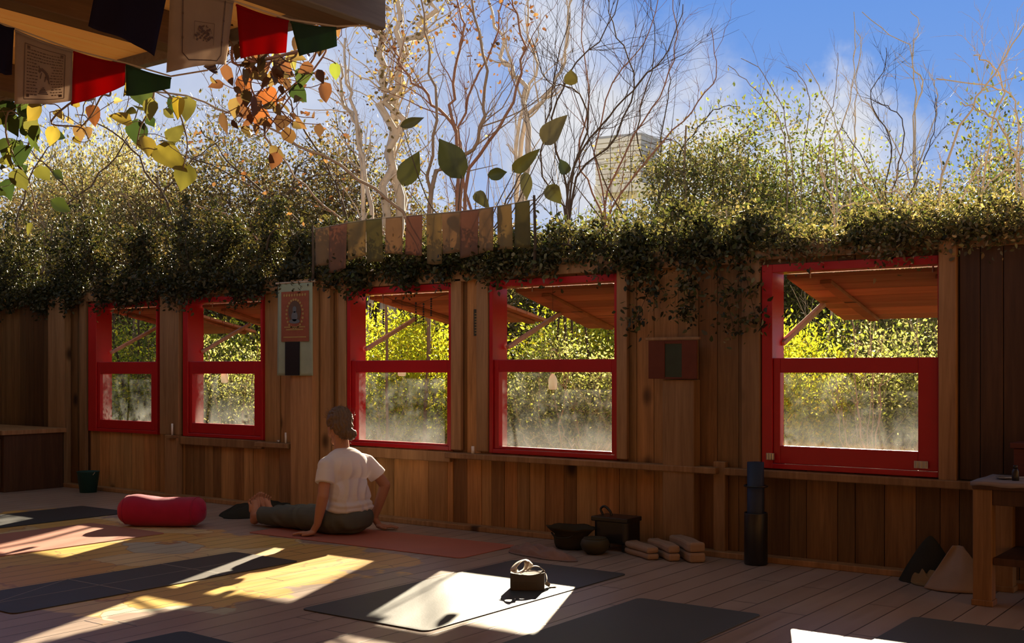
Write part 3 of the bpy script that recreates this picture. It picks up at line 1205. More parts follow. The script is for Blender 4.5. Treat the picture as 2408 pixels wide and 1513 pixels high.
# t-shirt
mb = MB()
chest = np.array([-5.63, 5.70, .44])
Rs = Matrix.Rotation(math.radians(-8), 3, 'Z')
ell(mb, chest + (0, 0, 0), (.118, .188, .165), Rs)
ell(mb, chest + (.025, 0, .02), (.105, .17, .13), Rs)
ell(mb, HIP + (-.015, .0, .27), (.118, .168, .165), Rs)
ell(mb, HIP + (-.005, .0, .19), (.135, .182, .085), Rs)
cap(mb, LS + (.0, .03, -.004), RS + (0, -.03, -.004), .060, .060)
for Sh in (LS, RS):
    cap(mb, NK + (.012, 0, -.050), Sh * .92 + NK * .08 + (0, 0, -.008), .068, .060)
cap(mb, NK + (.012, 0, -.085), NK + (.008, 0, -.012), .10, .066, flat_b=True)
for Sh, El in ((LS, LE), (RS, RE)):
    cap(mb, Sh + (0, 0, -.004), Sh * .40 + El * .60, .058, .066, 20, flat_b=True)
    cap(mb, Sh * .55 + chest * .45 + (0, 0, -.03), Sh + (0, 0, -.008), .08, .062)


def shirt_disp(co, n):
    p = np.array(co) - HIP
    d = 0.0
    mid_ = max(0.0, min(1.0, (.165 - abs(p[1])) / .05)) * max(0.0, min(1.0, (.53 - p[2]) / .08))
    down = max(0.0, min(1.0, (.56 - p[2]) / .35))
    # folds falling from the shoulders towards the waist
    fan = p[1] * 1.0 - .10 * (p[2] - .3)
    d += .0115 * mid_ * (1.0 - 1.7 * abs(math.sin(.5 * fan * 85 + 3.0 * mnoise.noise(Vector((p[1] * 6, p[2] * 5, p[0] * 3))) * 1.2))) * (.12 + .88 * math.sin(min(1, max(0, (p[2] - .12) / .42)) * pi))
    # horizontal rucks above the hem
    if p[2] < .30:
        d += .004 * math.sin(p[2] * 150 + 4 * mnoise.noise(Vector((p[1] * 7, p[2] * 4, p[0] * 7)))) * min(1, (.30 - p[2]) / .1)
    d += (.006 if p[2] < .46 else .002) * mnoise.noise(Vector((p[0] * 9, p[1] * 9, p[2] * 6)))
    return d


shirt = organic(mb, 'shirt', M['shirt'], person, .0062, 5, shirt_disp)
# trousers
mb = MB()
ell(mb, HIP + (0, 0, .112), (.146, .178, .108), Rs)
ell(mb, HIP + (-.06, -.08, .108), (.15, .10, .105))
ell(mb, HIP + (-.06, .09, .108), (.15, .10, .105))
for y_ in (5.60, 5.745):
    cap(mb, HIP + (-.05, y_ - 5.70, .105), (-6.02, y_, .095), .10, .078)
    cap(mb, (-6.02, y_, .095), (-6.375, y_, .078), .078, .064, flat_b=True)


def tr_disp(co, n):
    p = np.array(co) - HIP
    return .006 * math.sin(p[0] * 60 + p[2] * 45 + 5 * mnoise.noise(Vector(co) * 6)) * mnoise.noise(Vector(co) * 4 + Vector((3, 1, 2))) * 2 + .005 * mnoise.noise(Vector(co) * 10)


trs = organic(mb, 'trousers', M['trouser'], person, .008, 4, tr_disp)
for me in (trs.data, shirt.data, body.data):
    for v in me.vertices:
        if v.co.z < .0065:
            v.co.z = .0065

# ------------------------------------------------------------------ cloths and bags on the floor
def heap(name, c, rx, ry, h, mat, label, cat, seed=0, rot=0.0, rid=9.0, amp=.35, group=None, n=44):
    rg = random.Random(seed)
    ox, oy = rg.uniform(0, 50), rg.uniform(0, 50)
    P = np.zeros((n, n, 3))
    for i in range(n):
        for j in range(n):
            u, v = -1 + 2 * i / (n - 1), -1 + 2 * j / (n - 1)
            # square to disc
            du, dv = u * math.sqrt(1 - v * v / 2), v * math.sqrt(1 - u * u / 2)
            r = math.hypot(du, dv)
            wob = 1 + .25 * mnoise.noise(Vector((du * 1.6 + ox, dv * 1.6 + oy, 0)))
            q = max(0.0, 1 - r ** 2.2)
            fold = mnoise.noise(Vector((du * 2.2 + ox, dv * 3 + oy, 3))) * .6 + .4 * math.sin(rid * (du * .8 + dv * .6) + 4 * mnoise.noise(Vector((du * 2 + oy, dv * 2, ox))))
            z = h * (q ** .6) * (1 + amp * fold)
            x, y = du * rx * wob, dv * ry * wob
            P[i, j] = (c[0] + x * math.cos(rot) - y * math.sin(rot), c[1] + x * math.sin(rot) + y * math.cos(rot), max(.003, z + .004))
    mb = MB()
    mb.grid(P)
    B = P.copy()
    B[:, :, 2] = .0015
    n0 = mb.n
    mb.add(B.reshape(-1, 3), [])
    for i in range(n - 1):
        for j in range(n - 1):
            mb.f.append((n0 + i * n + j, n0 + i * n + j + 1, n0 + (i + 1) * n + j + 1, n0 + (i + 1) * n + j))
    rim = [(0, j) for j in range(n)] + [(i, n - 1) for i in range(1, n)] + [(n - 1, j) for j in range(n - 2, -1, -1)] + [(i, 0) for i in range(n - 2, 0, -1)]
    for (a, b) in zip(rim, rim[1:] + rim[:1]):
        ia, ib = a[0] * n + a[1], b[0] * n + b[1]
        mb.f.append((ia, ib, n0 + ib, n0 + ia))
    o = mb.build(name, M[mat], smooth=True)
    return tag(o, label, cat, group)


M['tan_cloth'] = cloth2('tan_cloth', (.36, .25, .175), .08)
M['pink_cloth'] = cloth2('dusty_pink_cloth', (.30, .19, .16), .08)
M['olive_cloth'] = cloth2('olive_black_cloth', (.035, .034, .026), .02)
M['sack'] = cloth2('dark_sack', (.05, .042, .026), .02)
M['ochre_cloth'] = cloth2('ochre_cloth', (.26, .16, .07), .08)
heap('shawl', (-6.93, 6.05, 0), .20, .34, .09, 'olive_cloth', 'crumpled olive black shawl on the floor behind the bare feet', 'shawl', 3)
c_ = (fl(1190, 1305) + fl(1330, 1312)) / 2
heap('scarf', c_ + (0, .04, 0), .30, .10, .05, 'pink_cloth', 'crumpled dusty pink scarf lying on the floor before the round pot', 'scarf', 5, rot=-.25, rid=14, amp=.6)
# folded blankets
for q, (x, y, dz, rz, h_) in enumerate([(-3.49, 6.09, 0, -.62, .075), (-3.355, 6.13, 0.0, -.66, .095), (-3.225, 6.18, 0, -.70, .12)]):
    mb = MB()
    Lx, Ly = [.34, .34, .36][q], [.095, .085, .10][q]
    lay = 2
    for l_ in range(lay):
        z0, z1 = .002 + h_ * l_ / lay, .002 + h_ * (l_ + .96) / lay
        e = .006 * (l_ % 2)
        pts = []
        for u in np.linspace(-1, 1, 9):
            pts.append((u * (Lx / 2 - e), -Ly / 2 + .01 * math.sin(3 * u + q) + .008 * u ** 4))
        for u in np.linspace(1, -1, 9):
            pts.append((u * (Lx / 2 - e), Ly / 2 + .008 * math.sin(4 * u + q)))
        c, s = math.cos(rz), math.sin(rz)
        mb.slab([(x + p[0] * c - p[1] * s, y + p[0] * s + p[1] * c) for p in pts], z0, z1)
    tag(mb.build('folded_blanket', M['tan_cloth'], bevel=.014),
        ['front folded tan blanket of the pile beside the rough post', 'middle folded tan blanket of the pile beside the rough post', 'rear folded tan blanket leaning at the foot of the rough post'][q], 'blanket', 'folded tan blankets')
# sack, pot, dark bag by the wall
c_ = fl(1322, 1295)
sk = thing('sack', 'slumped dark olive sack with a ragged open mouth, left of the round pot', 'sack', (c_[0], c_[1] + .1, 0))
mb = MB()
prof = [(.01, .003), (.095, .003), (.115, .03), (.118, .06), (.105, .085), (.125, .105), (.15, .125), (.165, .14), (.15, .135), (.11, .11), (.09, .08), (.01, .07)]
k0 = mb.n
mb.lathe(prof, (c_[0], c_[1] + .1, 0), 30, 1.05, .8)
o = mb.build('body', M['sack'], sk, smooth=True)
for v in o.data.vertices:
    v.co += Vector(mnoise.noise_vector(v.co * 14)) * .014
    v.co.z = max(.002, v.co.z)
mb = MB()
mb.tube(spl([np.array(c_) + (.08, -.0, .10), np.array(c_) + (.05, -.01, .085), np.array(c_) + (-.03, -.02, .08), np.array(c_) + (-.10, .03, .10)], 16), .006, 6)
mb.build('drawcord', M['olive_cloth'], sk)
c_ = fl(1383, 1307)
pt = thing('pot', 'round dark earthen pot on the floor between the sack and the black bag', 'pot', (c_[0], c_[1] + .08, 0))
mb = MB()
mb.lathe([(.01, .002), (.05, .002), (.082, .03), (.092, .06), (.084, .085), (.074, .096), (.066, .092), (.07, .07), (.01, .055)], (c_[0], c_[1] + .08, 0), 32)
M['clay'] = plain('dark_clay', (.05, .043, .022), .6, .3, .3, 12)
mb.build('bowl', M['clay'], pt, smooth=True)
mb = MB()
mb.lathe([(.066, .095), (.071, .094), (.071, .101), (.064, .101)], (c_[0], c_[1] + .08, 0), 32)
mb.build('rim', M['clay'], pt, smooth=True)
c_ = fl(1420, 1277)
bg_ = thing('bag', 'black boxy bag standing against the board wall behind the pot', 'bag', (-3.735, 6.22, 0))
mb = MB()
x0_, x1_ = -3.86, -3.61
pts = [(x0_, 6.14), (x0_ + .02, 6.12), (x1_ - .02, 6.12), (x1_, 6.14), (x1_, 6.29), (x0_, 6.29)]
mb.slab(pts, .05, .20)
mb.build('body', M['black'], bg_, bevel=.012)
mb = MB()
mb.slab([(x0_ - .008, 6.11), (x1_ + .008, 6.11), (x1_ + .008, 6.295), (x0_ - .008, 6.295)], .185, .215)
mb.build('lid', M['black'], bg_, bevel=.006)
mb = MB()
mb.tube(spl([(x0_ + .03, 6.2, .21), (x0_ + .01, 6.2, .25), (x0_ + .04, 6.2, .27), (x0_ + .08, 6.2, .24), (x0_ + .09, 6.2, .212)], 20), .008, 8)
mb.build('handle', M['black'], bg_, smooth=True)
mb = MB()
for (dx, dy) in ((.02, .03), (.22, .03), (.02, .15), (.22, .15)):
    mb.lathe([(.018, .002), (.02, .05)], (x0_ + dx, 6.12 + dy - .005, 0), 10)
mb.build('foot', M['black'], bg_)

# blue mat roll standing by the last window
M['navy_mat'] = mat_rubber('navy_foam', (.010, .022, .055), .6)
c_ = np.array([-2.80, 6.23, 0])
rl = thing('rolled_mat', 'rolled navy blue mat standing on end left of the large fifth window', 'mat', c_)
mb = MB()
sp = []
for q in range(140):
    a = q * .27
    r = .012 + .0042 * a / (2 * pi) * 1.55
    sp.append((r * math.cos(a), r * math.sin(a)))
P = []
for (x, y) in sp:
    P.append([c_ + (x, y, .0015), c_ + (x, y, .60)])
mb.grid(P)
mb.build('roll', M['navy_mat'], rl, smooth=True, solid=.005)
mb = MB()
mb.lathe([(.064, .0012), (.068, .006), (.068, .30), (.066, .305), (.063, .30), (.063, .01)], c_, 28)
mb.build('carry_bag', M['black'], rl, smooth=True)
mb = MB()
ring = [c_ + (.066 * math.cos(a), .066 * math.sin(a), .46) for a in np.linspace(0, 2 * pi, 24)]
mb.tube(ring, .006, 6)
mb.build('tie', M['black'], rl)

# heap of cloth and the standing canvas by the table
heap('cloth', fl(2165, 1378) + (.05, .06, 0), .17, .10, .075, 'ochre_cloth', 'crumpled ochre cloth on the floor at the foot of the table', 'cloth', 11, rot=-.5, rid=10, amp=.5)
mb = MB()
c_ = fl(2240, 1392)
apex = wl(2252, 1285, 6.17)
nA, nB = 22, 18
P = np.zeros((nA, nB, 3))
for i in range(nA):
    u = i / (nA - 1)
    for j in range(nB):
        v = j / (nB - 1)
        base = np.array([-1.78 + .30 * u, 6.05 - .06 * math.sin(u * pi) + .05 * u, .006])
        top = apex + np.array([(u - .5) * .05, .02 * math.sin(u * 3), 0])
        p = base * (1 - v) + top * v
        p[1] += .035 * math.sin(v * pi) * math.sin(u * 7) * .5 + .04 * v * (1 - v)
        p[0] += .05 * v * (1 - v) * (1 if u > .5 else -.3)
        P[i, j] = p
mb.grid(P)
tag(mb.build('canvas_bag', M['tan_cloth'], smooth=True, solid=.006), 'pale tan canvas bag standing in a peak beside the wooden table leg', 'bag')
mb = MB()
nA = 20
P = np.zeros((nA, nA, 3))
for i in range(nA):
    for j in range(nA):
        a, v = 2 * pi * i / nA, j / (nA - 1)
        r = .155 * (1 - v) ** .8 + .006
        P[j, i] = (-1.80 + r * math.cos(a) * 1.05, 6.235 + r * math.sin(a) * .48, .003 + .25 * v + .01 * math.sin(3 * a) * v * (1 - v))
mb.grid(P, closed=True)
tag(mb.build('floor_cushion', M['olive_cloth'], smooth=True), 'dark olive peaked cushion leaning on the wall behind the canvas bag', 'cushion')

# ------------------------------------------------------------------ wooden table at the right edge, and what stands on it
tb = thing('table', 'dark wooden side table with thick post legs at the right edge', 'table', (-.95, 6.02, 0))
mb = MB()
mb.box(-1.47, -.40, 5.77, 6.30, .565, .60)
mb.build('top', M['darkwood'], tb, bevel=.004)
for (x, y) in ((-1.425, 5.82), (-1.425, 6.25), (-.45, 5.82), (-.45, 6.25)):
    mb = MB()
    mb.cur = (.35, .3, .4)
    mb.box(x - .044, x + .044, y - .04, y + .04, .0, .565)
    mb.box(x - .05, x + .05, y - .046, y + .046, 0, .03)
    mb.build('leg', M['postwood'], tb, tone=True, bevel=.004)
mb = MB()
mb.box(-1.38, -.49, 5.79, 5.815, .49, .565)
mb.build('apron', M['darkwood'], tb, bevel=.003)
mb = MB()
mb.box(-1.38, -.49, 5.80, 6.26, .20, .235)
mb.build('shelf', M['darkwood'], tb, bevel=.003)
mb = MB()
mb.box(-1.38, -.49, 6.262, 6.28, .235, .565)
mb.build('back_panel', M['darkwood'], tb)
M['linen'] = cloth2('grey_lilac_linen', (.30, .26, .27), .1)
mb = MB()
P = []
for x in np.linspace(-1.475, -.42, 24):
    row = []
    for y in np.linspace(5.76, 6.20, 12):
        z = .603 + .001 * math.sin(x * 40 + y * 23)
        row.append((x, y, z))
    row = [(x, 5.764, .583 + .004 * math.sin(x * 30))] + row
    P.append(row)
mb.grid(P)
tag(mb.build('runner', M['linen'], smooth=True, solid=.002), 'grey lilac cloth spread over the top of the side table', 'tablecloth')
bx = thing('box', 'dark red wooden box at the back of the side table', 'box', (-1.08, 6.22, .605))
M['redwood'] = wood('dark_red_wood', (.05, .012, .010), (.13, .035, .022), attr=False, axis='X')
mb = MB()
mb.box(-1.36, -.80, 6.13, 6.295, .605, .745)
mb.build('case', M['redwood'], bx, bevel=.004)
mb = MB()
mb.box(-1.375, -.785, 6.115, 6.30, .747, .775)
mb.build('lid', M['redwood'], bx, bevel=.004)
mb = MB()
mb.box(-1.10, -1.06, 6.108, 6.114, .72, .76)
mb.build('clasp', M['steel'], bx)
c_ = wl(2388, 1140, 5.90)
bt = thing('bottle', 'small black bottle with a pale cap on the side table', 'bottle', (c_[0], 5.90, .6055))
mb = MB()
mb.lathe([(.016, 0), (.017, .003), (.017, .045), (.012, .055), (.010, .058)], (c_[0], 5.90, .6055), 20)
mb.build('body', M['black'], bt, smooth=True)
mb = MB()
mb.lathe([(.011, .0585), (.011, .072), (.009, .074)], (c_[0], 5.90, .6055), 16)
mb.build('cap', M['black'], bt, smooth=True)
tr_ = thing('incense_holder', 'low metal incense dish with a thin bright stick beside the black bottle', 'incense holder', (c_[0] - .06, 5.93, .6055))
mb = MB()
mb.lathe([(.01, 0), (.035, .002), (.045, .010), (.043, .011), (.03, .004), (.01, .003)], (c_[0] - .06, 5.95, .6055), 24)
mb.build('dish', M['steel'], tr_, smooth=True)
mb = MB()
mb.tube([(c_[0] - .06, 5.95, .612), (c_[0] + .10, 5.935, .628)], .0018, 6)
mb.build('stick', M['ivory'], tr_)

# ------------------------------------------------------------------ low cabinet in the dark left corner
cb = thing('cabinet', 'low dark wooden cabinet with a light ledge in the shadowy left corner', 'cabinet', (-10.7, 5.95, 0))
mb = MB()
mb.box(-11.6, -10.02, 5.70, 6.30, .0, .53)
mb.build('body', M['darkwood'], cb, bevel=.004)
mb = MB()
mb.cur = (.5, .3, .3)
mb.box(-11.65, -9.99, 5.66, 6.32, .532, .575)
mb.build('worktop', M['postwood'], cb, tone=True, bevel=.005)
for (x0_, x1_) in ((-11.55, -10.82), (-10.78, -10.06)):
    mb = MB()
    mb.box(x0_, x1_, 5.68, 5.699, .04, .50)
    d_ = mb.build('door', M['darkwood'], cb, bevel=.004)
    mb = MB()
    hx = x1_ - .06 if x0_ < -11 else x0_ + .06
    mb.tube([(hx, 5.665, .30), (hx, 5.679, .30)], .012, 10)
    mb.build('knob', M['steel'], d_)
tag(MB().box(-10.75, -10.42, 5.38, 5.62, .001, .14).build('shoe_box', M['black'], bevel=.008), 'small black box on the floor before the low cabinet', 'box')
M['teal'] = plain('teal_plastic', (.012, .06, .05), .5)
mb = MB()
mb.lathe([(.01, .001), (.075, .001), (.10, .19), (.106, .195), (.10, .196), (.072, .012), (.01, .01)], (-9.42, 6.18, 0), 28)
bk = thing('bucket', 'small teal bucket on the floor under the first window', 'bucket', (-9.42, 6.18, 0))
mb.build('pail', M['teal'], bk, smooth=True)
mb = MB()
mb.tube([(-9.42 + .105 * math.cos(a), 6.18 - .03 * math.sin(a), .19 - .05 * math.sin(a)) for a in np.linspace(0, pi, 16)], .003, 6)
mb.build('handle', M['steel'], bk)

# ------------------------------------------------------------------ hanging scroll, prints, candles
M['sage'] = cloth2('sage_brocade', (.34, .40, .29), .1, .2, 12)
M['maroon'] = plain('maroon_brocade', (.26, .075, .035), .7, .3, .3, 18)
M['gold'] = plain('faded_gold', (.36, .23, .07), .6, .3, .3, 30)
M['umber'] = plain('umber_paint', (.10, .055, .03), .7)
M['bluegrey'] = plain('blue_grey_paint', (.12, .13, .14), .7)
sc_ = thing('hanging_scroll', 'pale green hanging cloth scroll with a maroon painted panel, left of the third window', 'wall hanging', (-6.765, 6.285, 1.09))
sx0, sx1, sy = -6.960, -6.565, 6.285
P = []
for u in np.linspace(0, 1, 22):
    row = []
    for v in np.linspace(0, 1, 30):
        fl_ = .010 * v ** 3 * (1 if u > .5 else -1)
        row.append((sx0 + (sx1 - sx0) * u + fl_ * 0 + (u - .5) * .012 * v, sy + .006 * math.sin(u * 9) * v ** 2 - .028 * max(0, abs(u - .5) - .38) * v, 1.835 - .742 * v))
    P.append(row)
MB().grid(P).build('cloth', M['sage'], sc_, smooth=True, solid=.003)
MB().box(-6.915, -6.60, sy - .008, sy - .004, 1.365, 1.765).build('picture', M['maroon'], sc_)
pic = sc_.children[-1]
mb = MB()
cxp, yp = -6.757, sy - .0095


def disc(mb, cx, cz, rx, rz, y, th=.0015, k=28, a0=0, a1=360):
    pts = [(cx + rx * math.cos(math.radians(a)), cz + rz * math.sin(math.radians(a))) for a in np.linspace(a0, a1, k + 1)[:k if a1 - a0 >= 360 else k + 1]]
    n = len(pts)
    vs = [(p[0], y - th, p[1]) for p in pts] + [(p[0], y, p[1]) for p in pts]
    fs = [tuple(range(n)), tuple(range(2 * n - 1, n - 1, -1))] + [(i, n + i, n + (i + 1) % n, (i + 1) % n) for i in range(n)]
    mb.add(vs, fs)


for q in range(22):
    a = q / 22 * 2 * pi
    disc(mb, cxp + .095 * math.cos(a), 1.585 + .115 * math.sin(a), .012, .010, yp, .001, 8)
for rw, zz in ((.12, 1.475), (.10, 1.455), (.13, 1.395)):
    mb.box(cxp - rw, cxp + rw, yp - .001, yp, zz, zz + .010)
for q in range(9):
    disc(mb, cxp - .12 + .03 * q, 1.735, .010, .012, yp, .001, 8)
mb.build('gilt_ornament', M['gold'], pic)
mb = MB()
disc(mb, cxp, 1.60, .072, .09, yp, .001)
mb.build('arch', M['umber'], pic)
mb = MB()
disc(mb, cxp, 1.62, .022, .026, yp - .0015, .001, 16)
disc(mb, cxp, 1.565, .036, .04, yp - .0015, .001, 16)
disc(mb, cxp, 1.525, .062, .018, yp - .0015, .001, 16)
mb.build('seat_figure', M['bluegrey'], pic)
mb = MB()
mb.box(-6.865, -6.70, sy - .013, sy - .009, 1.095, 1.362)
mb.build('stripe', M['black'], sc_)['label'] = 'black central strip of the scroll'
mb = MB()
mb.tube([(-6.985, sy, 1.837), (-6.54, sy, 1.837)], .008, 10)
mb.build('rod', M['stick'], sc_)
M['darkprint'] = plain('faded_dark_print', (.07, .06, .04), .8, .2, .7, 30)
mb = MB()
mb.box(-5.045, -4.945, WY - .006, WY - .002, 1.383, 1.574)
wp = tag(mb.build('print', M['darkprint']), 'small dark faded print pinned between the third and fourth windows', 'picture')
mb = MB()
for q in range(8):
    zz = 1.40 + q * .02
    mb.box(-5.035, -4.955 - .01 * (q % 3), WY - .0068, WY - .0062, zz, zz + .006)
mb.build('ink', M['gold'], wp)
po = thing('poster', 'dark green picture in a red brown frame on the rough post', 'picture', (-3.39, WY - .10, 1.09))
mb = MB()
yb = WY - .097
for b_ in ((-3.56, -3.445, 1.085, 1.325), (-3.325, -3.22, 1.085, 1.325), (-3.445, -3.325, 1.305, 1.325), (-3.445, -3.325, 1.085, 1.095)):
    mb.box(b_[0], b_[1], yb - .012, yb, b_[2], b_[3])
M['rust'] = plain('rust_card', (.13, .035, .016), .7, .2, .25, 12)
mb.build('frame', M['rust'], po, bevel=.002)
M['bottle_green'] = plain('bottle_green_print', (.014, .035, .022), .35, .5, .5, 14)
mb = MB()
mb.box(-3.444, -3.326, yb - .006, yb - .001, 1.096, 1.304)
mb.build('picture', M['bottle_green'], po)
trim((-3.58, -3.20, WY - .115, WY - .091, 1.328, 1.345), tone=(.45, .2, .2), bevel=.003)
for q, (px, py, y, h_, r_, nm) in enumerate([(672, 1035, 6.33, .085, .008, 'white candle stub standing on the ledge right of the second window'),
                                             (405, 1022, 6.34, .10, .009, 'white candle on the post ledge between the first two windows'),
                                             (1112, 1062, 6.34, .052, .011, 'white candle stub on the ledge between third and fourth windows')]):
    p = wl(px, py, y)
    zb = .5455 if q != 1 else .5605
    cd = thing('candle', nm, 'candle', (p[0], y, zb), 'white candles on the wall ledges')
    MB().lathe([(r_, 0), (r_, h_), (r_ * .6, h_ + .001)], (p[0], y, zb), 14).build('wax', M['ivory'], cd, smooth=True)
    MB().tube([(p[0], y, zb + h_), (p[0] + .001, y, zb + h_ + .008)], .0012, 5).build('wick', M['black'], cd)
    if q == 1:
        trim((p[0] - .05, p[0] + .06, WY - .11, WY - .0508, .535, .560), tone=(.4, .3, .2), bevel=.003)
p = wl(655, 1035, 6.33)
tag(MB().lathe([(.012, 0), (.014, .02), (.012, .022)], (p[0], 6.33, .5455), 16).build('tealight', M['steel'], smooth=True), 'tiny metal tealight beside the candle on the ledge right of the second window', 'candle')

# bead strings hung in the third window
M['bead'] = plain('dark_bead', (.02, .015, .012), .4)
bd = thing('bead_garland', 'strings of small dark beads hanging across the open top of the third window', 'garland', (-5.7, 6.45, 1.7))
yb = 6.44
MB().tube(spl([wl(905, 697, yb), wl(960, 720, yb), wl(1010, 705, yb), wl(1054, 690, yb)], 24), .0016, 5).build('cord', M['bead'], bd)
for (px, y0_, y1_) in ((978, 714, 762), (996, 716, 757), (1014, 704, 742), (884, 728, 762), (902, 730, 768), (870, 716, 745)):
    mb = MB()
    a, b = wl(px, y0_, yb), wl(px, y1_, yb)
    mb.tube([(a[0], yb, 1.722 if px < 910 else a[2] + .01), (a[0], yb, b[2])], .0014, 5)
    for q in range(8):
        zz = a[2] + (b[2] - a[2]) * q / 7
        ell(mb, (a[0], yb, zz), (.0075, .0075, .006 if q % 3 else .010), None, 8, 6)
    mb.build('strand', M['bead'], bd)

# pale solids added where the lower panes only show reflections
M['reflect'] = cloth2('pale_reflection', (.75, .72, .62), .4)
for (px, py, wn) in ((528, 886, 'second'), (945, 868, 'third'), (1300, 898, 'fourth')):
    p = wl(px, py, 6.485)
    ln = thing('pane_reflection', 'small pale solid in place of reflections on the lower pane of the %s window' % wn, 'reflection', p, 'solids in place of reflections on the panes')
    MB().lathe([(.020, -.055), (.030, -.05), (.032, .01), (.022, .035), (.010, .05), (.006, .055)], p, 16).build('shade', M['reflect'], ln, smooth=True)
    MB().tube([p + (0, 0, .05), (p[0], 6.485, 1.725)], .0012, 4).build('string', M['bead'], ln)

# ------------------------------------------------------------------ prayer flags under the eave
M['f_navy'] = cloth2('navy_flag', (.018, .014, .035), .25)
M['f_white'] = cloth2('white_flag', (.46, .37, .30), .45)
M['f_red'] = cloth2('red_flag', (.42, .010, .010), .5)
M['f_green'] = cloth2('green_flag', (.045, .085, .045), .45)
M['f_tan'] = cloth2('tan_flag', (.27, .18, .105), .4)
M['f_brick'] = cloth2('brick_flag', (.23, .125, .085), .4)
M['f_olive'] = cloth2('olive_flag', (.16, .135, .06), .4)
M['f_ochre'] = cloth2('ochre_flag', (.27, .195, .095), .4)
M['ink'] = plain('brown_ink', (.10, .06, .045), .8)


def on_x(px, py, x):
    d = ray(px, py)
    return C_ + d * (x / d[0])


def flag(quad, xp, mat, label, seed, printed=None, group='prayer flags under the eave'):
    TL, TR, BR, BL = [on_x(q[0], q[1], xp) for q in quad]

    def S(u, v, off=0.0):
        p = (TL * (1 - u) + TR * u) * (1 - v) + (BL * (1 - u) + BR * u) * v
        p = p + np.array([.012 * v * math.sin(5 * u + seed) + .006 * v * math.sin(11 * u + 2 * seed) + off, 0, .006 * math.sin(pi * u) * (v - 1) + .008 * math.sin(pi * u + seed) * v])
        return p
    n = 14
    mb = MB()
    mb.grid([[S(i / n, j / n) for j in range(n + 1)] for i in range(n + 1)])
    o = mb.build('prayer_flag', M[mat], smooth=True, solid=.002)
    tag(o, label, 'flag', group)
    mb = MB()
    mb.tube([S(i / n, 0) for i in range(n + 1)], .005, 6)
    mb.build('hem', M[mat], o)
    if printed:
        mb = MB()

        def stroke(u0, v0, u1, v1, w):
            m = 5
            P = []
            du, dv = u1 - u0, v1 - v0
            L = math.hypot(du, dv) + 1e-9
            nu, nv = -dv / L * w / 2, du / L * w / 2
            for q in range(m + 1):
                t = q / m
                uu, vv = u0 + du * t, v0 + dv * t
                P.append([S(uu - nu, vv - nv, .0035), S(uu + nu, vv + nv, .0035)])
            mb.grid(P)
        rg = random.Random(seed)
        if printed == 'text':
            for a in ((.16, .12, .86, .12), (.86, .12, .86, .93), (.16, .93, .86, .93), (.16, .12, .16, .93)):
                stroke(*a, .012)
            for r in range(15):
                v = .19 + r * .048
                u = .20
                while u < .82:
                    w_ = rg.uniform(.02, .06)
                    incen = .38 < u + w_ / 2 < .64 and .36 < v < .88
                    if not incen:
                        stroke(u, v + rg.uniform(-.004, .004), min(u + w_, .83), v, rg.uniform(.012, .020))
                    u += w_ + .012
            for (a, b) in ((.2, .16), (.78, .16), (.2, .88), (.78, .88)):
                stroke(a, b, a + .05, b, .04)
            body_ = [(.42, .50), (.46, .44), (.52, .47), (.58, .52), (.60, .60)]
            for p, q in zip(body_[:-1], body_[1:]):
                stroke(*p, *q, .045)
            stroke(.44, .48, .41, .40, .02)
            stroke(.47, .50, .45, .60, .016)
            stroke(.56, .54, .54, .64, .016)
            stroke(.60, .58, .63, .67, .016)
            for q in range(5):
                stroke(.50 - .02 * q, .74 + .025 * q, .54 + .02 * q, .74 + .025 * q, .018)
        else:
            for a in ((.18, -.05, .18, .80), (.86, -.05, .86, .86), (.18, .80, .28, .90), (.28, .90, .78, .95), (.78, .95, .86, .86)):
                stroke(*a, .014)
            for (a, b) in ((.18, .33), (.18, .62), (.86, .33), (.86, .66)):
                stroke(a - .012, b, a + .012, b, .03)
            for a in ((.37, .40, .70, .40), (.70, .40, .70, .72), (.37, .40, .37, .64)):
                stroke(*a, .006)
            for q in range(60):
                a, r = rg.uniform(0, 2 * pi), rg.random() ** .6
                u, v = .54 + .13 * r * math.cos(a), .555 + .115 * r * math.sin(a)
                stroke(u, v, u + rg.uniform(-.04, .04), v + rg.uniform(-.03, .03), rg.uniform(.008, .03))
        mb.build('print', M['ink'], o)['label'] = 'brown block printing on the flag'
    return o


X1, X2 = -4.36, -3.31
flag([(-12, 52), (33, 68), (28, 172), (-22, 178)], X1, 'f_navy', 'navy prayer flag at the far left edge, first of the lower row', 1)
flag([(36, 72), (171, 120), (165, 234), (32, 250)], X1, 'f_white', 'white prayer flag printed with small lines of text, lower row', 2, 'text')
flag([(173, 122), (294, 152), (292, 200), (168, 247)], X1, 'f_red', 'red prayer flag right of the text-printed white flag, lower row', 3)
flag([(296, 153), (402, 184), (398, 212), (298, 222)], X1, 'f_green', 'dark green prayer flag right of the lower red flag', 4)
flag([(232, -62), (396, -30), (363, 137), (214, 54)], X2, 'f_navy', 'large navy prayer flag hanging before the dark rafter', 5)
flag([(402, -45), (549, 5), (538, 152), (394, 169)], X2, 'f_white', 'white prayer flag with a dark emblem in a thin frame, upper row', 6, 'emblem')
flag([(556, 12), (678, 50), (676, 120), (560, 143)], X2, 'f_red', 'red prayer flag right of the emblem-printed white flag, upper row', 7)
flag([(684, 52), (790, 66), (788, 105), (700, 138)], X2, 'f_green', 'dark green prayer flag at the roof corner, right end of the upper row', 8)
mb = MB()
U4 = np.array([0, 0, .007])
mb.tube([on_x(-40, 45, X1) + U4, on_x(36, 71, X1) + U4, on_x(172, 121, X1) + U4, on_x(295, 152, X1) + U4, on_x(402, 183, X1) + U4, (X1 + .02, EY - .02, 2.56)], .004, 6)
tag(mb.build('flag_rope', M['straw']), 'thin cord carrying the lower row of prayer flags along the rafter', 'cord')
mb = MB()
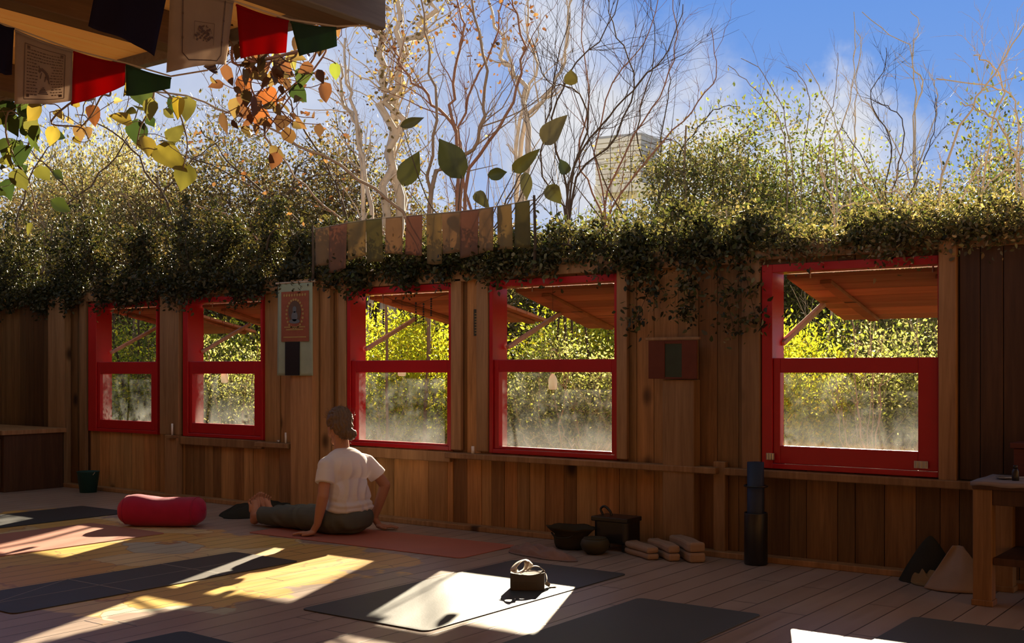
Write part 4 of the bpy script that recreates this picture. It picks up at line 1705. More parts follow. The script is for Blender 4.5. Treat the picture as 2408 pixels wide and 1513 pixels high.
mb.tube([on_x(200, -75, X2) + U4, on_x(400, -42, X2) + U4, on_x(550, 7, X2) + U4, on_x(680, 50, X2) + U4, on_x(792, 66, X2) + U4, (X2 + .05, EY - .02, 2.58)], .004, 6)
tag(mb.build('flag_rope', M['straw']), 'thin cord carrying the upper row of prayer flags along the roof edge', 'cord')

# faded flags strung over the top of the window wall
yf = 6.30
fs_ = thing('flag_line', 'cord on two stakes along the wall top carrying the faded cloth flags', 'cord', (-5.6, yf, 1.87))
ctop = [wl(735, 540, yf), wl(860, 518, yf), wl(1000, 505, yf), wl(1130, 492, yf), wl(1256, 470, yf)]
cs = spl(ctop, 60)
MB().tube(cs, .004, 5).build('cord', M['straw'], fs_)
for p in (cs[0], cs[-1]):
    MB().tube([(p[0], yf, 1.80), (p[0] + .01, yf, 2.0), (p[0], yf, p[2] + .03)], [.012, .011, .009], 8).build('stake', M['darkbark'], fs_)
mats_ = ['f_tan', 'f_brick', 'f_ochre', 'f_olive', 'f_tan', 'f_brick', 'f_ochre', 'f_tan', 'f_brick', 'f_tan', 'f_ochre', 'f_olive']
names_ = {'f_tan': 'tan', 'f_brick': 'brick red', 'f_ochre': 'ochre', 'f_olive': 'olive'}
pos_ = ['at the left end of the wall-top line', 'second from the left on the wall-top line', 'third from the left on the wall-top line', 'fourth from the left on the wall-top line',
        'fifth from the left on the wall-top line', 'sixth from the left on the wall-top line', 'sixth from the right on the wall-top line', 'fifth from the right on the wall-top line',
        'fourth from the right on the wall-top line', 'third from the right on the wall-top line', 'second from the right on the wall-top line', 'at the right end of the wall-top line']
rr = random.Random(8)
nf = 12
for q in range(nf):
    i0, i1 = 1 + int(q * 58 / nf), 1 + int((q + .93) * 58 / nf)
    a, b = cs[i0], cs[i1]
    hgt = rr.uniform(.27, .36)
    mb = MB()
    P = []
    for u in np.linspace(0, 1, 10):
        row = []
        for v in np.linspace(0, 1, 12):
            p = a * (1 - u) + b * u
            p = p + np.array([.006 * v * math.sin(4 * u + q), -.008 - .012 * v * math.sin(6 * u + q * 1.7), -hgt * v * (1 + .03 * math.sin(3 * u + q))])
            row.append(p)
        P.append(row)
    mb.grid(P)
    tag(mb.build('faded_flag', M[mats_[q]], smooth=True, solid=.0015), 'faded %s cloth flag, %s' % (names_[mats_[q]], pos_[q]), 'flag', 'faded flags along the wall top')

# ------------------------------------------------------------------ plants
GZ = -.16
OLIVE = [(.10, .105, .038), (.14, .135, .055), (.065, .08, .026), (.19, .165, .085), (.13, .11, .055)]
YELLOW = [(.50, .50, .035), (.42, .46, .04), (.58, .48, .05), (.32, .38, .04)]
GREEN = [(.17, .22, .045), (.12, .17, .04), (.24, .27, .055), (.10, .13, .035)]
BROWN = [(.12, .085, .040), (.085, .068, .027), (.15, .11, .052), (.07, .065, .022), (.11, .075, .042)]
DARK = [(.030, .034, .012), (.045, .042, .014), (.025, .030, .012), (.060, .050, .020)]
STRAWL = [(.36, .29, .15), (.28, .23, .11), (.20, .19, .07), (.42, .33, .19)]


def leafy_shrub(name, label, loc, h, r, nclump, nleaf, ls, cols, seed, group=None, low=.15, stems=9, mat='leaf', bark='bark', ragged=.30, cat='shrub', spiky=0.0):
    """many-stemmed shrub: stems, twigs to every clump and individual leaf blades on the clumps"""
    rng = np.random.default_rng(seed)
    root = thing(name, label, cat, loc, group)
    loc = np.asarray(loc, float)
    c = []
    while len(c) < nclump:
        p = rng.uniform(-1, 1, 3)
        d = np.linalg.norm(p)
        if d > 1 or (d < .45 and rng.random() < .6):
            continue
        wob = 1 + ragged * mnoise.noise(Vector((p * 1.9 + seed).tolist()))
        q = p * wob
        c.append((q[0] * r, q[1] * r, (low + (1 - low) * (q[2] * .5 + .5)) * h))
    c = np.array(c)
    mb = MB()
    tips = []
    for i in range(stems):
        a = 2 * pi * i / stems + rng.uniform(-.4, .4)
        top = np.array([math.cos(a) * r * rng.uniform(.2, .75), math.sin(a) * r * rng.uniform(.2, .75), h * rng.uniform(.6, .98)])
        pts = curve(np.array([.12 * r * math.cos(a), .12 * r * math.sin(a), 0]) , top, rng, .10, 9)
        r0 = .010 * h * rng.uniform(.5, 1.0)
        mb.tube(pts + loc, np.linspace(r0, r0 * .3, 9), 5)
        tips.append(pts)
    allp = np.concatenate([t[2:] for t in tips])
    for q in c:
        dd = np.linalg.norm(allp - q, axis=1) + .5 * np.maximum(0, allp[:, 2] - q[2])
        a = allp[int(np.argmin(dd))]
        mb.tube(curve(a, q, rng, .12, 4) + loc, [.0035 * h / 2, .0026 * h / 2, .002 * h / 2, .001 * h / 2], 3, cap=False)
    mb.build('stems', M[bark], root)
    per = nleaf // nclump
    cr = r * 1.25 / nclump ** (1 / 3) * .62
    P = np.repeat(c, per, 0)
    off = rng.normal(size=P.shape) * cr * np.array([1, 1, .8 + spiky])
    P = P + off
    P[:, 2] = np.maximum(P[:, 2], .03)
    D = off * .6 / cr + rng.normal(size=P.shape) * .8 + np.array([0, 0, .35 + spiky])
    S = ls * rng.uniform(.6, 1.35, len(P))
    tone = np.repeat(rng.uniform(.7, 1.3, (nclump, 1)), per, 0)
    Cc = np.clip(palette(len(P), cols, rng, .2) * tone, .004, .9)
    leaves('foliage', P + loc, D, S, Cc, M[mat], root, seed)
    return root


def px_path(pts, D, rng, wob=.10):
    """photo polyline -> 3-D limb at its own distance"""
    P = []
    d = D
    for (px, py) in pts:
        d += rng.normal() * wob
        P.append(at(px, py, d))
    return np.array(P)


def limb(mb, tw, P, r0, r1, rng, side=6, slen=.6, n=22, ground=True, twr=.35, depth=2):
    """a tapering limb through P with twigs branching off along it"""
    P = np.asarray(P, float)
    if ground:
        g = P[0].copy()
        g = np.array([g[0] + rng.normal() * .15, g[1] + rng.normal() * .15, GZ])
        P = np.vstack([g, (g + P[0]) / 2 + rng.normal(size=3) * .05, P])
    C = spl(P, n)
    C[1:-1] += rng.normal(size=(len(C) - 2, 3)) * r0 * .8
    rad = np.linspace(r0, r1, n)
    mb.tube(C, rad, 6)

    def sub(C, r, L, num, lev):
        for _ in range(num):
            t = rng.uniform(.35 if lev == depth and ground else .15, .97)
            i = int(t * (len(C) - 1))
            tan = nrm(C[min(i + 1, len(C) - 1)] - C[max(i - 1, 0)])
            rv = rng.normal(size=3)
            d = nrm(tan * rng.uniform(.5, 1.1) + nrm(np.cross(tan, rv)) * rng.uniform(.35, .9) + np.array([0, 0, .25]))
            l_ = L * rng.uniform(.4, 1.2)
            end = C[i] + d * l_
            pts = curve(C[i], end, rng, .12, 7)
            rr_ = max(r * twr * (1.1 - t * .6), .0018)
            tw.tube(pts, np.linspace(rr_, rr_ * .35, 7), 4, cap=False)
            if lev > 1:
                sub(pts, rr_, L * .5, max(2, num // 2), lev - 1)
    sub(C, r0, slen, side, depth)
    return C


def bare_shrub(name, label, base, n, h, spread, seed, mat='bark', r0=.02, side=6, slen=.8, group=None, lean=(0, 0, 0), cat='bare shrub', deadleaf=0, dcols=None):
    rng = np.random.default_rng(seed)
    root = thing(name, label, cat, base, group)
    base = np.asarray(base, float)
    mb, tw = MB(), MB()
    Cs = []
    for i in range(n):
        a = 2 * pi * i / n + rng.uniform(-.5, .5)
        s = spread * rng.uniform(.15, 1.0)
        hh = h * rng.uniform(.6, 1.0)
        top = base + np.array([math.cos(a) * s * hh, math.sin(a) * s * hh, hh]) + np.array(lean) * hh
        mid = base + (top - base) * .5 + np.array([math.cos(a), math.sin(a), 0]) * s * hh * .18 + rng.normal(size=3) * .06 * hh
        q1 = base + (top - base) * .25 + rng.normal(size=3) * .03 * hh
        C = limb(mb, tw, [base + rng.normal(size=3) * (.06, .06, 0), q1, mid, top], r0 * rng.uniform(.6, 1.1), r0 * .18, rng, side, slen, 18, False)
        Cs.append(C)
    mb.build('stems', M[mat], root, smooth=True)
    tw.build('twigs', M[mat], root)
    if deadleaf:
        A = np.concatenate([c[6:] for c in Cs])
        P = A[rng.integers(0, len(A), deadleaf)] + rng.normal(size=(deadleaf, 3)) * .12
        D = rng.normal(size=P.shape) - np.array([0, 0, .6])
        leaves('dead_leaves', P, D, rng.uniform(.03, .075, deadleaf), palette(deadleaf, dcols or STRAWL, rng), M['leaf'], root, seed, wide=.6)
    return root


def gpt(px, D):
    p = at(px, HY, D)
    return np.array([p[0], p[1], GZ])


def place(proto, px, ytop, D, hproto, label, rz, name=None, group=None, wid=1.0, first=False, sink=0.0):
    o = proto if first else copy_tree(proto)
    g = gpt(px, D)
    h = CAMH - GZ + (HY - ytop) / FPX * D
    s = h / hproto
    o.location = g
    o.rotation_euler = (0, 0, rz)
    o.scale = (s * wid, s * wid, s)
    o['label'] = label
    if group:
        o['group'] = group
    return o


# --- tall olive shrubs behind the wall, right half of the picture
oliveA = leafy_shrub('shrub', '-', (0, 0, 0), 4.0, 1.15, 190, 26000, .052, OLIVE, 11, ragged=.45)
oliveB = leafy_shrub('shrub', '-', (0, 0, 0), 4.0, 1.20, 170, 24000, .052, OLIVE + GREEN, 12, ragged=.55, spiky=.4)
oliveC = leafy_shrub('shrub', '-', (0, 0, 0), 4.0, 1.25, 190, 24000, .048, OLIVE + STRAWL + STRAWL, 13, ragged=.5, bark='straw', stems=14)
place(oliveA, 1655, 300, 21, 4, 'tall olive green shrub rising just right of the white hut on stilts', 0, first=True)
place(oliveB, 1790, 300, 22, 4, 'tallest bright olive shrub against the cloud, left above the fifth window', 0, first=True)
place(oliveC, 2180, 455, 17, 4, 'straw and olive shrub over the right end of the fifth window', 0, first=True)
place(oliveB, 1930, 375, 21, 4, 'rounded olive shrub between the tallest shrub and the tall white whips', 2.1, wid=1.15)
place(oliveA, 2060, 425, 19, 4, 'olive shrub under the tall white whips, above the middle of the fifth window', 1.0, wid=1.2)
place(oliveC, 2330, 385, 14, 4, 'straw coloured shrub with pale crossing twigs near the right edge', 1.9)
place(oliveB, 2450, 290, 13, 4, 'olive and straw shrub rising at the right edge of the frame', 4.0)
place(oliveA, 1560, 520, 17, 4, 'low olive shrub in front of the white hut on stilts', 3.0, wid=1.3)
place(oliveC, 1730, 480, 16, 4, 'tangled straw and olive shrub in front of the tallest olive shrub', 5.1, wid=1.2)
place(oliveA, 1880, 500, 15, 4, 'dense olive shrub close behind the wall, left over the fifth window', 4.4, wid=1.3)
place(oliveB, 2040, 520, 14, 4, 'dense green shrub close behind the wall, right over the fifth window', .7, wid=1.2)
place(oliveC, 2260, 520, 12, 4, 'straw shrub close behind the wall, right of the fifth window', 2.8, wid=1.2)
place(oliveB, 1430, 545, 18, 4, 'low olive shrub beyond the fourth window, left of the hut', 5.5, wid=1.4)
place(oliveC, 1270, 560, 18, 4, 'low straw coloured shrub above the gap between third and fourth windows', .4, wid=1.4)
place(oliveA, 1090, 560, 18, 4, 'low olive shrub beyond the third window, right side', 2.2, wid=1.4)

# --- thickets on the left
brownA = leafy_shrub('thicket', '-', (0, 0, 0), 4.5, 1.5, 200, 24000, .055, BROWN, 21, ragged=.55, stems=16, bark='darkbark', cat='thicket')
brownB = leafy_shrub('thicket', '-', (0, 0, 0), 4.5, 1.5, 200, 24000, .055, BROWN + OLIVE, 22, ragged=.5, stems=16, bark='bark', cat='thicket', spiky=.5)
creamy = leafy_shrub('conifer', '-', (0, 0, 0), 5.0, 1.3, 200, 22000, .065, [(.30, .26, .13), (.22, .20, .09), (.36, .31, .18), (.17, .155, .07)], 23, ragged=.4, stems=5, cat='conifer', spiky=.9)
place(creamy, 240, 320, 26, 5, 'cream yellow conifer catching light left of the hanging vine leaves', 0, first=True)
place(creamy, 120, 370, 27, 5, 'cream yellow conifer nearest the left edge', 2.0)
place(creamy, 330, 345, 27, 5, 'cream yellow conifer just right of its taller pale neighbour', 4.1)
place(brownA, 60, 430, 19, 4.5, 'dark brown thicket at the left edge beyond the wall', 0, first=True, wid=1.2)
place(brownB, 230, 430, 18, 4.5, 'brown olive thicket in front of the cream conifers', 0, first=True, wid=1.2)
place(brownA, 420, 400, 19, 4.5, 'dark brown thicket above the second window', 1.5, wid=1.2)
place(brownB, 560, 350, 20, 4.5, 'brown olive thicket under the autumn coloured leaves', 2.5, wid=1.15)
place(brownA, 700, 340, 20, 4.5, 'tall dark thicket above the hanging scroll', 3.1, wid=1.15)
place(brownB, 830, 400, 21, 4.5, 'brown thicket behind the long slanting branch', 4.3, wid=1.15)
place(brownA, 950, 480, 21, 4.5, 'low dark thicket above the third window', .5, wid=1.2)

# --- sunlit low growth seen through the windows
yelA = leafy_shrub('low_shrub', '-', (0, 0, 0), 1.9, .95, 120, 15000, .045, YELLOW, 31, low=.05, mat='leafglow')
yelB = leafy_shrub('low_shrub', '-', (0, 0, 0), 1.9, 1.0, 120, 15000, .042, GREEN + YELLOW, 32, low=.05, mat='leafglow')
grnA = leafy_shrub('low_shrub', '-', (0, 0, 0), 1.9, 1.1, 130, 15000, .038, GREEN + OLIVE, 33, low=.02, mat='leaf')
G_ = 'low shrubs beyond the windows'
paleA = leafy_shrub('low_shrub', '-', (0, 0, 0), 1.9, 1.1, 130, 15000, .036, [(.40, .40, .20), (.33, .36, .16), (.48, .44, .28), (.42, .46, .12)], 34, low=.02, mat='leafglow', bark='straw')
place(yelA, 960, 735, 12.5, 1.9, 'bright yellow shrub filling the middle of the third window', 0, group=G_, first=True)
place(yelB, 880, 760, 13.5, 1.9, 'yellow green shrub at the left of the third window', 0, group=G_, first=True)
place(grnA, 1340, 800, 11.5, 1.9, 'green shrub behind the lower pane of the fourth window', 0, group=G_, first=True)
place(yelA, 1420, 735, 13, 1.9, 'yellow shrub at the right of the fourth window opening', 2.0, group=G_)
place(yelB, 1290, 740, 14, 1.9, 'yellow green shrub in the middle of the fourth window opening', 1.0, group=G_)
place(yelA, 1810, 775, 9.0, 1.9, 'bright yellow shrub just outside the left edge of the fifth window', 1.2, group=G_, wid=.8)
place(paleA, 2090, 770, 9.2, 1.9, 'pale grey green shrub just outside the right half of the fifth window', 1.2, group=G_, first=True)
place(paleA, 1370, 800, 10.4, 1.9, 'pale grey green shrub close outside the fourth window', 2.4, group=G_)
place(paleA, 560, 800, 12.6, 1.9, 'pale grey green shrub close outside the second window', 3.4, group=G_)
place(yelB, 1860, 760, 10, 1.9, 'yellow green shrub at the left of the fifth window', 3.0, group=G_)
place(grnA, 2040, 735, 11, 1.9, 'olive shrub in the middle of the fifth window opening', 3.6, group=G_)
place(grnA, 2160, 720, 10.5, 1.9, 'green shrub at the right of the fifth window', 5.0, group=G_)
place(yelB, 1980, 800, 11.5, 1.9, 'low yellow tipped shrub low in the fifth window', 5.6, group=G_)
place(yelB, 560, 745, 15, 1.9, 'yellow green shrub in the second window', 4.2, group=G_)
place(grnA, 500, 790, 14, 1.9, 'green shrub low in the second window', 1.4, group=G_)
place(yelB, 300, 750, 13.8, 1.9, 'leafy yellow green shrub in the first window', .3, group=G_)
place(grnA, 270, 720, 17.5, 1.9, 'green shrub at the left of the first window', 2.6, group=G_)
place(grnA, 980, 800, 15, 1.9, 'dark green shrub at the right of the third window, behind the yellow one', 5.9, group=G_)

# --- treeline far behind, closing the horizon
far = [(-60, 500), (180, 520), (420, 505), (640, 515), (860, 520), (1060, 530), (1250, 540), (1420, 545), (1600, 530), (1800, 520), (2000, 530), (2200, 520), (2420, 500)]
tl_ = thing('treeline', 'distant line of olive and brown trees closing the garden behind the shrubs', 'trees', gpt(1200, 36))
tl_['kind'] = 'stuff'
rng = np.random.default_rng(77)
FP, FD, FC = [], [], []
for (px, yt) in far:
    g = gpt(px, rng.uniform(34, 40))
    hh = CAMH - GZ + (HY - yt) / FPX * 36
    for _ in range(70):
        cc = g + np.array([rng.normal() * 1.5, rng.normal() * 1.2, hh * rng.uniform(.02, 1.0) * (1 - .15 * rng.random())])
        q = cc + rng.normal(size=(70, 3)) * .42
        FP.append(q)
        FD.append(rng.normal(size=(70, 3)) + (0, 0, .4))
        FC.append(palette(70, OLIVE + BROWN, rng, .25) * rng.uniform(.7, 1.2))
FP, FD, FC = np.concatenate(FP), np.concatenate(FD), np.concatenate(FC)
leaves('foliage', FP, FD, rng.uniform(.12, .28, len(FP)), FC, M['leaf'], tl_, 5)

# --- bare branching shrubs in the middle
rng = np.random.default_rng(101)


def drawn(name, label, cat, paths, D, r0, r1, mat, seed, side=7, slen=.7, group=None, dead=None, wob=.10, twr=.35):
    """bare plant following limbs seen in the photo"""
    rg = np.random.default_rng(seed)
    root = thing(name, label, cat, gpt(paths[0][0][0], D), group)
    mb, tw = MB(), MB()
    Cs = []
    for p in paths:
        P = px_path(p, D + rg.uniform(-.4, .4), rg, wob)
        Cs.append(limb(mb, tw, P, r0 * rg.uniform(.75, 1.1), r1, rg, side, slen, 26, True, twr))
    mb.build('stems', M[mat], root, smooth=True)
    if tw.v:
        tw.build('twigs', M[mat], root)
    if dead:
        nl_, cols_, sz, (a_, b_) = dead
        A = np.concatenate([c[int(len(c) * a_):int(len(c) * b_)] for c in Cs])
        P = A[rg.integers(0, len(A), nl_)] + rg.normal(size=(nl_, 3)) * .16
        Dn = rg.normal(size=P.shape) - np.array([0, 0, .5])
        leaves('dead_leaves', P, Dn, rg.uniform(.5, 1.2, nl_) * sz, palette(nl_, cols_, rg), M['leaf'], root, seed, wide=.65)
    return root


REDL = [(.16, .065, .03), (.12, .055, .03), (.20, .10, .045), (.09, .05, .03)]
drawn('young_tree', 'slender grey stemmed bare tree bending up left of centre, by the two large dark leaves', 'tree',
      [[(1012, 640), (1008, 430), (1022, 260), (1004, 110), (988, -40)], [(1020, 440), (1075, 380), (1130, 320), (1142, 220), (1120, 60), (1100, -40)]], 12.5, .032, .010, 'bark', 201, 10, 1.0)
drawn('shaggy_tree', 'shaggy pale trunk with hanging dry leaves rising right of the roof corner', 'tree',
      [[(905, 640), (912, 420), (930, 250), (936, 120), (925, -40)], [(925, 300), (900, 180), (905, 60), (880, -30)], [(930, 240), (970, 120), (1010, 20), (1030, -40)]], 16, .085, .03, 'palebark', 202, 12, 1.2,
      dead=(700, [(.20, .15, .06), (.16, .12, .05), (.24, .19, .10)], .075, (.55, 1.0)), twr=.22)
drawn('young_tree', 'cream stemmed leaning sapling below the roof corner', 'tree',
      [[(880, 640), (860, 420), (840, 300), (822, 200), (812, 90)], [(850, 330), (815, 250), (800, 150)]], 14, .038, .014, 'palebark', 203, 9, .9, dead=(120, REDL + STRAWL, .05, (.4, 1.0)))
drawn('young_tree', 'red brown sapling with rusty dry leaf clusters, left of centre top', 'tree',
      [[(1120, 640), (1100, 470), (1075, 330), (1110, 200), (1160, 90), (1190, -40)], [(1080, 340), (1000, 230), (940, 150), (930, 90)], [(1100, 430), (1180, 290), (1230, 150), (1215, 40), (1200, -40)], [(1075, 350), (1060, 200), (1085, 60), (1060, -40)]],
      14, .030, .008, 'redbark', 204, 10, .9, dead=(240, REDL, .065, (.75, .95)))
drawn('young_tree', 'grey white knotty trunk rising in the middle of the bare saplings', 'tree',
      [[(1235, 640), (1238, 480), (1215, 340), (1235, 230), (1262, 160), (1240, 40), (1262, -40)], [(1220, 330), (1290, 230), (1330, 120), (1350, -40)], [(1232, 240), (1190, 150), (1165, 40), (1130, -40)]], 18, .055, .013, 'palebark', 205, 10, .9)
drawn('bare_shrub', 'dark many stemmed bare shrub fanning up left of the white hut', 'bare shrub',
      [[(1330, 640), (1335, 460), (1300, 300), (1330, 180), (1420, 80), (1470, -40)], [(1335, 470), (1380, 300), (1350, 210), (1290, 190), (1250, 90)], [(1340, 430), (1420, 290), (1500, 200), (1570, 120), (1606, 10)],
       [(1330, 520), (1270, 400), (1290, 270), (1310, 150), (1340, 30)], [(1345, 450), (1440, 330), (1490, 180), (1440, 60), (1420, -40)]], 11.3, .017, .004, 'darkbark', 206, 12, 1.0)
drawn('bare_shrub', 'red brown bare shrub with long whips crossing before the white hut', 'bare shrub',
      [[(1420, 640), (1425, 500), (1400, 350), (1440, 200), (1520, 90), (1560, -40)], [(1425, 480), (1490, 330), (1560, 210), (1590, 90), (1580, -40)], [(1420, 520), (1360, 380), (1385, 240), (1370, 100), (1380, -40)],
       [(1430, 520), (1520, 380), (1620, 270), (1680, 180), (1672, 66)]], 15.5, .020, .005, 'redbark', 207, 11, .9)
drawn('bare_shrub', 'dark bare shrub arching over the right side of the white hut', 'bare shrub',
      [[(1560, 640), (1545, 470), (1500, 330), (1510, 230), (1540, 120), (1530, -30)], [(1550, 480), (1600, 360), (1650, 290), (1700, 250), (1740, 250)], [(1550, 440), (1560, 300), (1575, 190), (1560, 100)],
       [(1555, 520), (1640, 420), (1600, 340), (1560, 330)]], 21.4, .024, .006, 'darkbark', 208, 10, .8)
drawn('bare_shrub', 'tangle of fine dark stems over the wall between the third and fourth windows', 'bare shrub',
      [[(1180, 650), (1200, 560), (1240, 500), (1300, 420)], [(1190, 650), (1160, 560), (1100, 500), (1060, 430)], [(1210, 650), (1290, 590), (1330, 520), (1360, 430)], [(1200, 650), (1180, 540), (1210, 430), (1260, 360)]], 17.5, .022, .006, 'darkbark', 209, 4, .7)
# right whips
drawn('bare_shrub', 'tall pale whips shooting highest into the blue, above the fifth window', 'bare shrub',
      [[(1965, 560), (1968, 400), (1962, 335), (1990, 270), (2004, 190), (2012, 120), (2008, 28)], [(2000, 560), (2005, 400), (2010, 300), (2012, 220), (2022, 110), (2011, 70)], [(1960, 560), (1990, 420), (1968, 300), (1935, 220), (1895, 150)]], 17, .017, .006, 'palebark', 210, 6, .5)
drawn('bare_shrub', 'crooked pale whip with a forked top, right of the tallest whips', 'bare shrub',
      [[(2150, 560), (2150, 420), (2154, 270), (2172, 190), (2148, 160), (2147, 115), (2090, 78), (2027, 28)], [(2150, 500), (2153, 300), (2150, 180), (2148, 110), (2160, 62), (2141, 26)], [(2150, 450), (2205, 250), (2185, 170)], [(2150, 480), (2110, 350), (2060, 270), (2008, 204)]], 16, .018, .005, 'palebark', 211, 6, .5)
drawn('bare_shrub', 'thin grey whips leaning left over the tallest olive shrub', 'bare shrub',
      [[(1850, 560), (1850, 380), (1838, 300), (1800, 240), (1760, 195), (1712, 154)], [(1870, 560), (1865, 400), (1848, 290), (1828, 230), (1790, 168), (1742, 137)], [(1880, 560), (1890, 350), (1905, 240), (1880, 178), (1848, 157)], [(1900, 560), (1930, 330), (1962, 230), (1970, 124)]], 18, .013, .005, 'bark', 212, 7, .6)
drawn('bare_shrub', 'fine dark bare shrub in front of the right hand cloud', 'bare shrub',
      [[(2080, 560), (2085, 420), (2095, 330), (2060, 270), (2045, 220), (2075, 170), (2084, 112)], [(2085, 560), (2110, 400), (2125, 300), (2090, 250), (2035, 230)], [(2090, 560), (2050, 420), (2000, 330), (1975, 300)], [(2100, 560), (2150, 430), (2190, 330), (2200, 230)]], 15, .014, .004, 'darkbark', 213, 10, .7)
drawn('bare_shrub', 'pale straw branches crossing high at the right edge', 'bare shrub',
      [[(2200, 560), (2235, 350), (2290, 240), (2350, 160), (2408, 60)], [(2300, 560), (2330, 300), (2360, 210), (2330, 150), (2290, 130)], [(2380, 560), (2395, 330), (2380, 230), (2310, 200), (2202, 185)], [(2408, 560), (2400, 420), (2370, 330), (2320, 260), (2260, 240)],
       [(2230, 560), (2300, 400), (2360, 370), (2420, 360)], [(2260, 560), (2330, 430), (2380, 400), (2430, 415)]], 11.5, .016, .006, 'straw', 214, 9, .6)
drawn('bare_shrub', 'thick pale dead stems leaning among the shrubs over the fifth window', 'bare shrub',
      [[(2150, 640), (2140, 545), (2060, 470), (2010, 390)], [(1960, 640), (1962, 510), (1945, 440), (1930, 398)], [(2060, 640), (1975, 500), (2060, 478)], [(2210, 640), (2190, 520), (2140, 470), (2080, 450)]], 11.5, .017, .008, 'straw', 215, 6, .5)
bare_shrub('bare_shrub', 'grey bare shrub against the blue between the whips and the right edge', gpt(2230, 16), 10, 4.6, .28, 216, 'bark', .012, 5, .6)
bare_shrub('bare_shrub', 'fine grey bare shrub behind the right side of the hut', gpt(1700, 19), 10, 5.6, .25, 217, 'bark', .012, 5, .8)
bare_shrub('bare_shrub', 'tall fine bare shrub left of centre behind the shaggy trunk', gpt(1000, 19), 12, 6.6, .30, 218, 'redbark', .018, 6, 1.0, deadleaf=70, dcols=REDL + STRAWL)
bare_shrub('bare_shrub', 'tall pale bare shrub in the middle of the sky', gpt(1180, 20), 12, 6.8, .28, 219, 'palebark', .018, 6, 1.0)
bare_shrub('bare_shrub', 'tall dark bare shrub against the white cloud', gpt(1400, 20), 12, 6.8, .28, 220, 'darkbark', .018, 6, 1.0)
for q, (px, D_, hh_, lab) in enumerate([(1850, 11.5, 2.45, 'pale straw stems tangled over the left half of the fifth window'), (2090, 11.0, 2.45, 'pale straw stems tangled over the right half of the fifth window'),
                                      (2290, 10.0, 2.5, 'pale straw stems tangled right of the fifth window'), (1640, 12.5, 2.6, 'pale straw stems tangled over the rough post')]):
    bare_shrub('bare_twigs', lab, gpt(px, D_), 13, hh_, .5, 250 + q, 'straw', .011, 7, .5)
# twigs seen in the windows
for q, (px, D_, lab) in enumerate([(2050, 8.4, 'pale bare twigs crossing the fifth window'), (1400, 10.5, 'thin bare stalks at the right of the fourth window'), (900, 11.8, 'pale bare twigs in the lower pane of the third window')]):
    bare_shrub('bare_twigs', lab, gpt(px, D_), 9, [1.75, 1.4, 1.2][q], .45, 230 + q, 'palebark', .014, 6, .35)

# --- long limbs slanting through the left thicket
drawn('branch_vine', 'long grey vine slanting down to the right through the left thicket', 'vine',
      [[(1010, 640), (960, 520), (880, 440), (780, 380), (700, 335), (600, 290), (520, 258), (420, 225), (300, 203)]], 11.5, .020, .008, 'bark', 240, 7, .5)
drawn('branch_vine', 'pale sagging vine crossing above the hanging scroll', 'vine',
      [[(905, 640), (905, 545), (850, 530), (770, 490), (700, 420), (640, 340), (610, 300)], [(420, 640), (560, 640), (620, 600), (560, 520), (440, 470)]], 11.2, .017, .007, 'bark', 241, 6, .5)
drawn('bare_shrub', 'dark leaning stems over the hanging scroll', 'bare shrub',
      [[(830, 640), (810, 500), (760, 380), (690, 260), (660, 180)], [(860, 640), (870, 500), (840, 380), (790, 280)], [(720, 640), (640, 480), (540, 380), (470, 300)], [(600, 640), (640, 520), (720, 420), (860, 400)], [(780, 640), (700, 520), (560, 420), (400, 350)]], 15.5, .026, .007, 'darkbark', 242, 12, .8, dead=(500, REDL + BROWN, .08, (.3, 1.0)))
drawn('bare_shrub', 'dark bare stems crossing at the far left beyond the roof', 'bare shrub',
      [[(100, 660), (130, 520), (230, 420), (300, 330), (330, 240)], [(250, 660), (200, 500), (120, 400), (40, 330)], [(420, 660), (400, 500), (330, 380), (250, 300), (180, 270)], [(330, 660), (360, 500), (440, 390), (520, 330)], [(60, 660), (40, 520), (80, 400), (140, 320)]], 13.5, .020, .006, 'darkbark', 243, 12, .8)

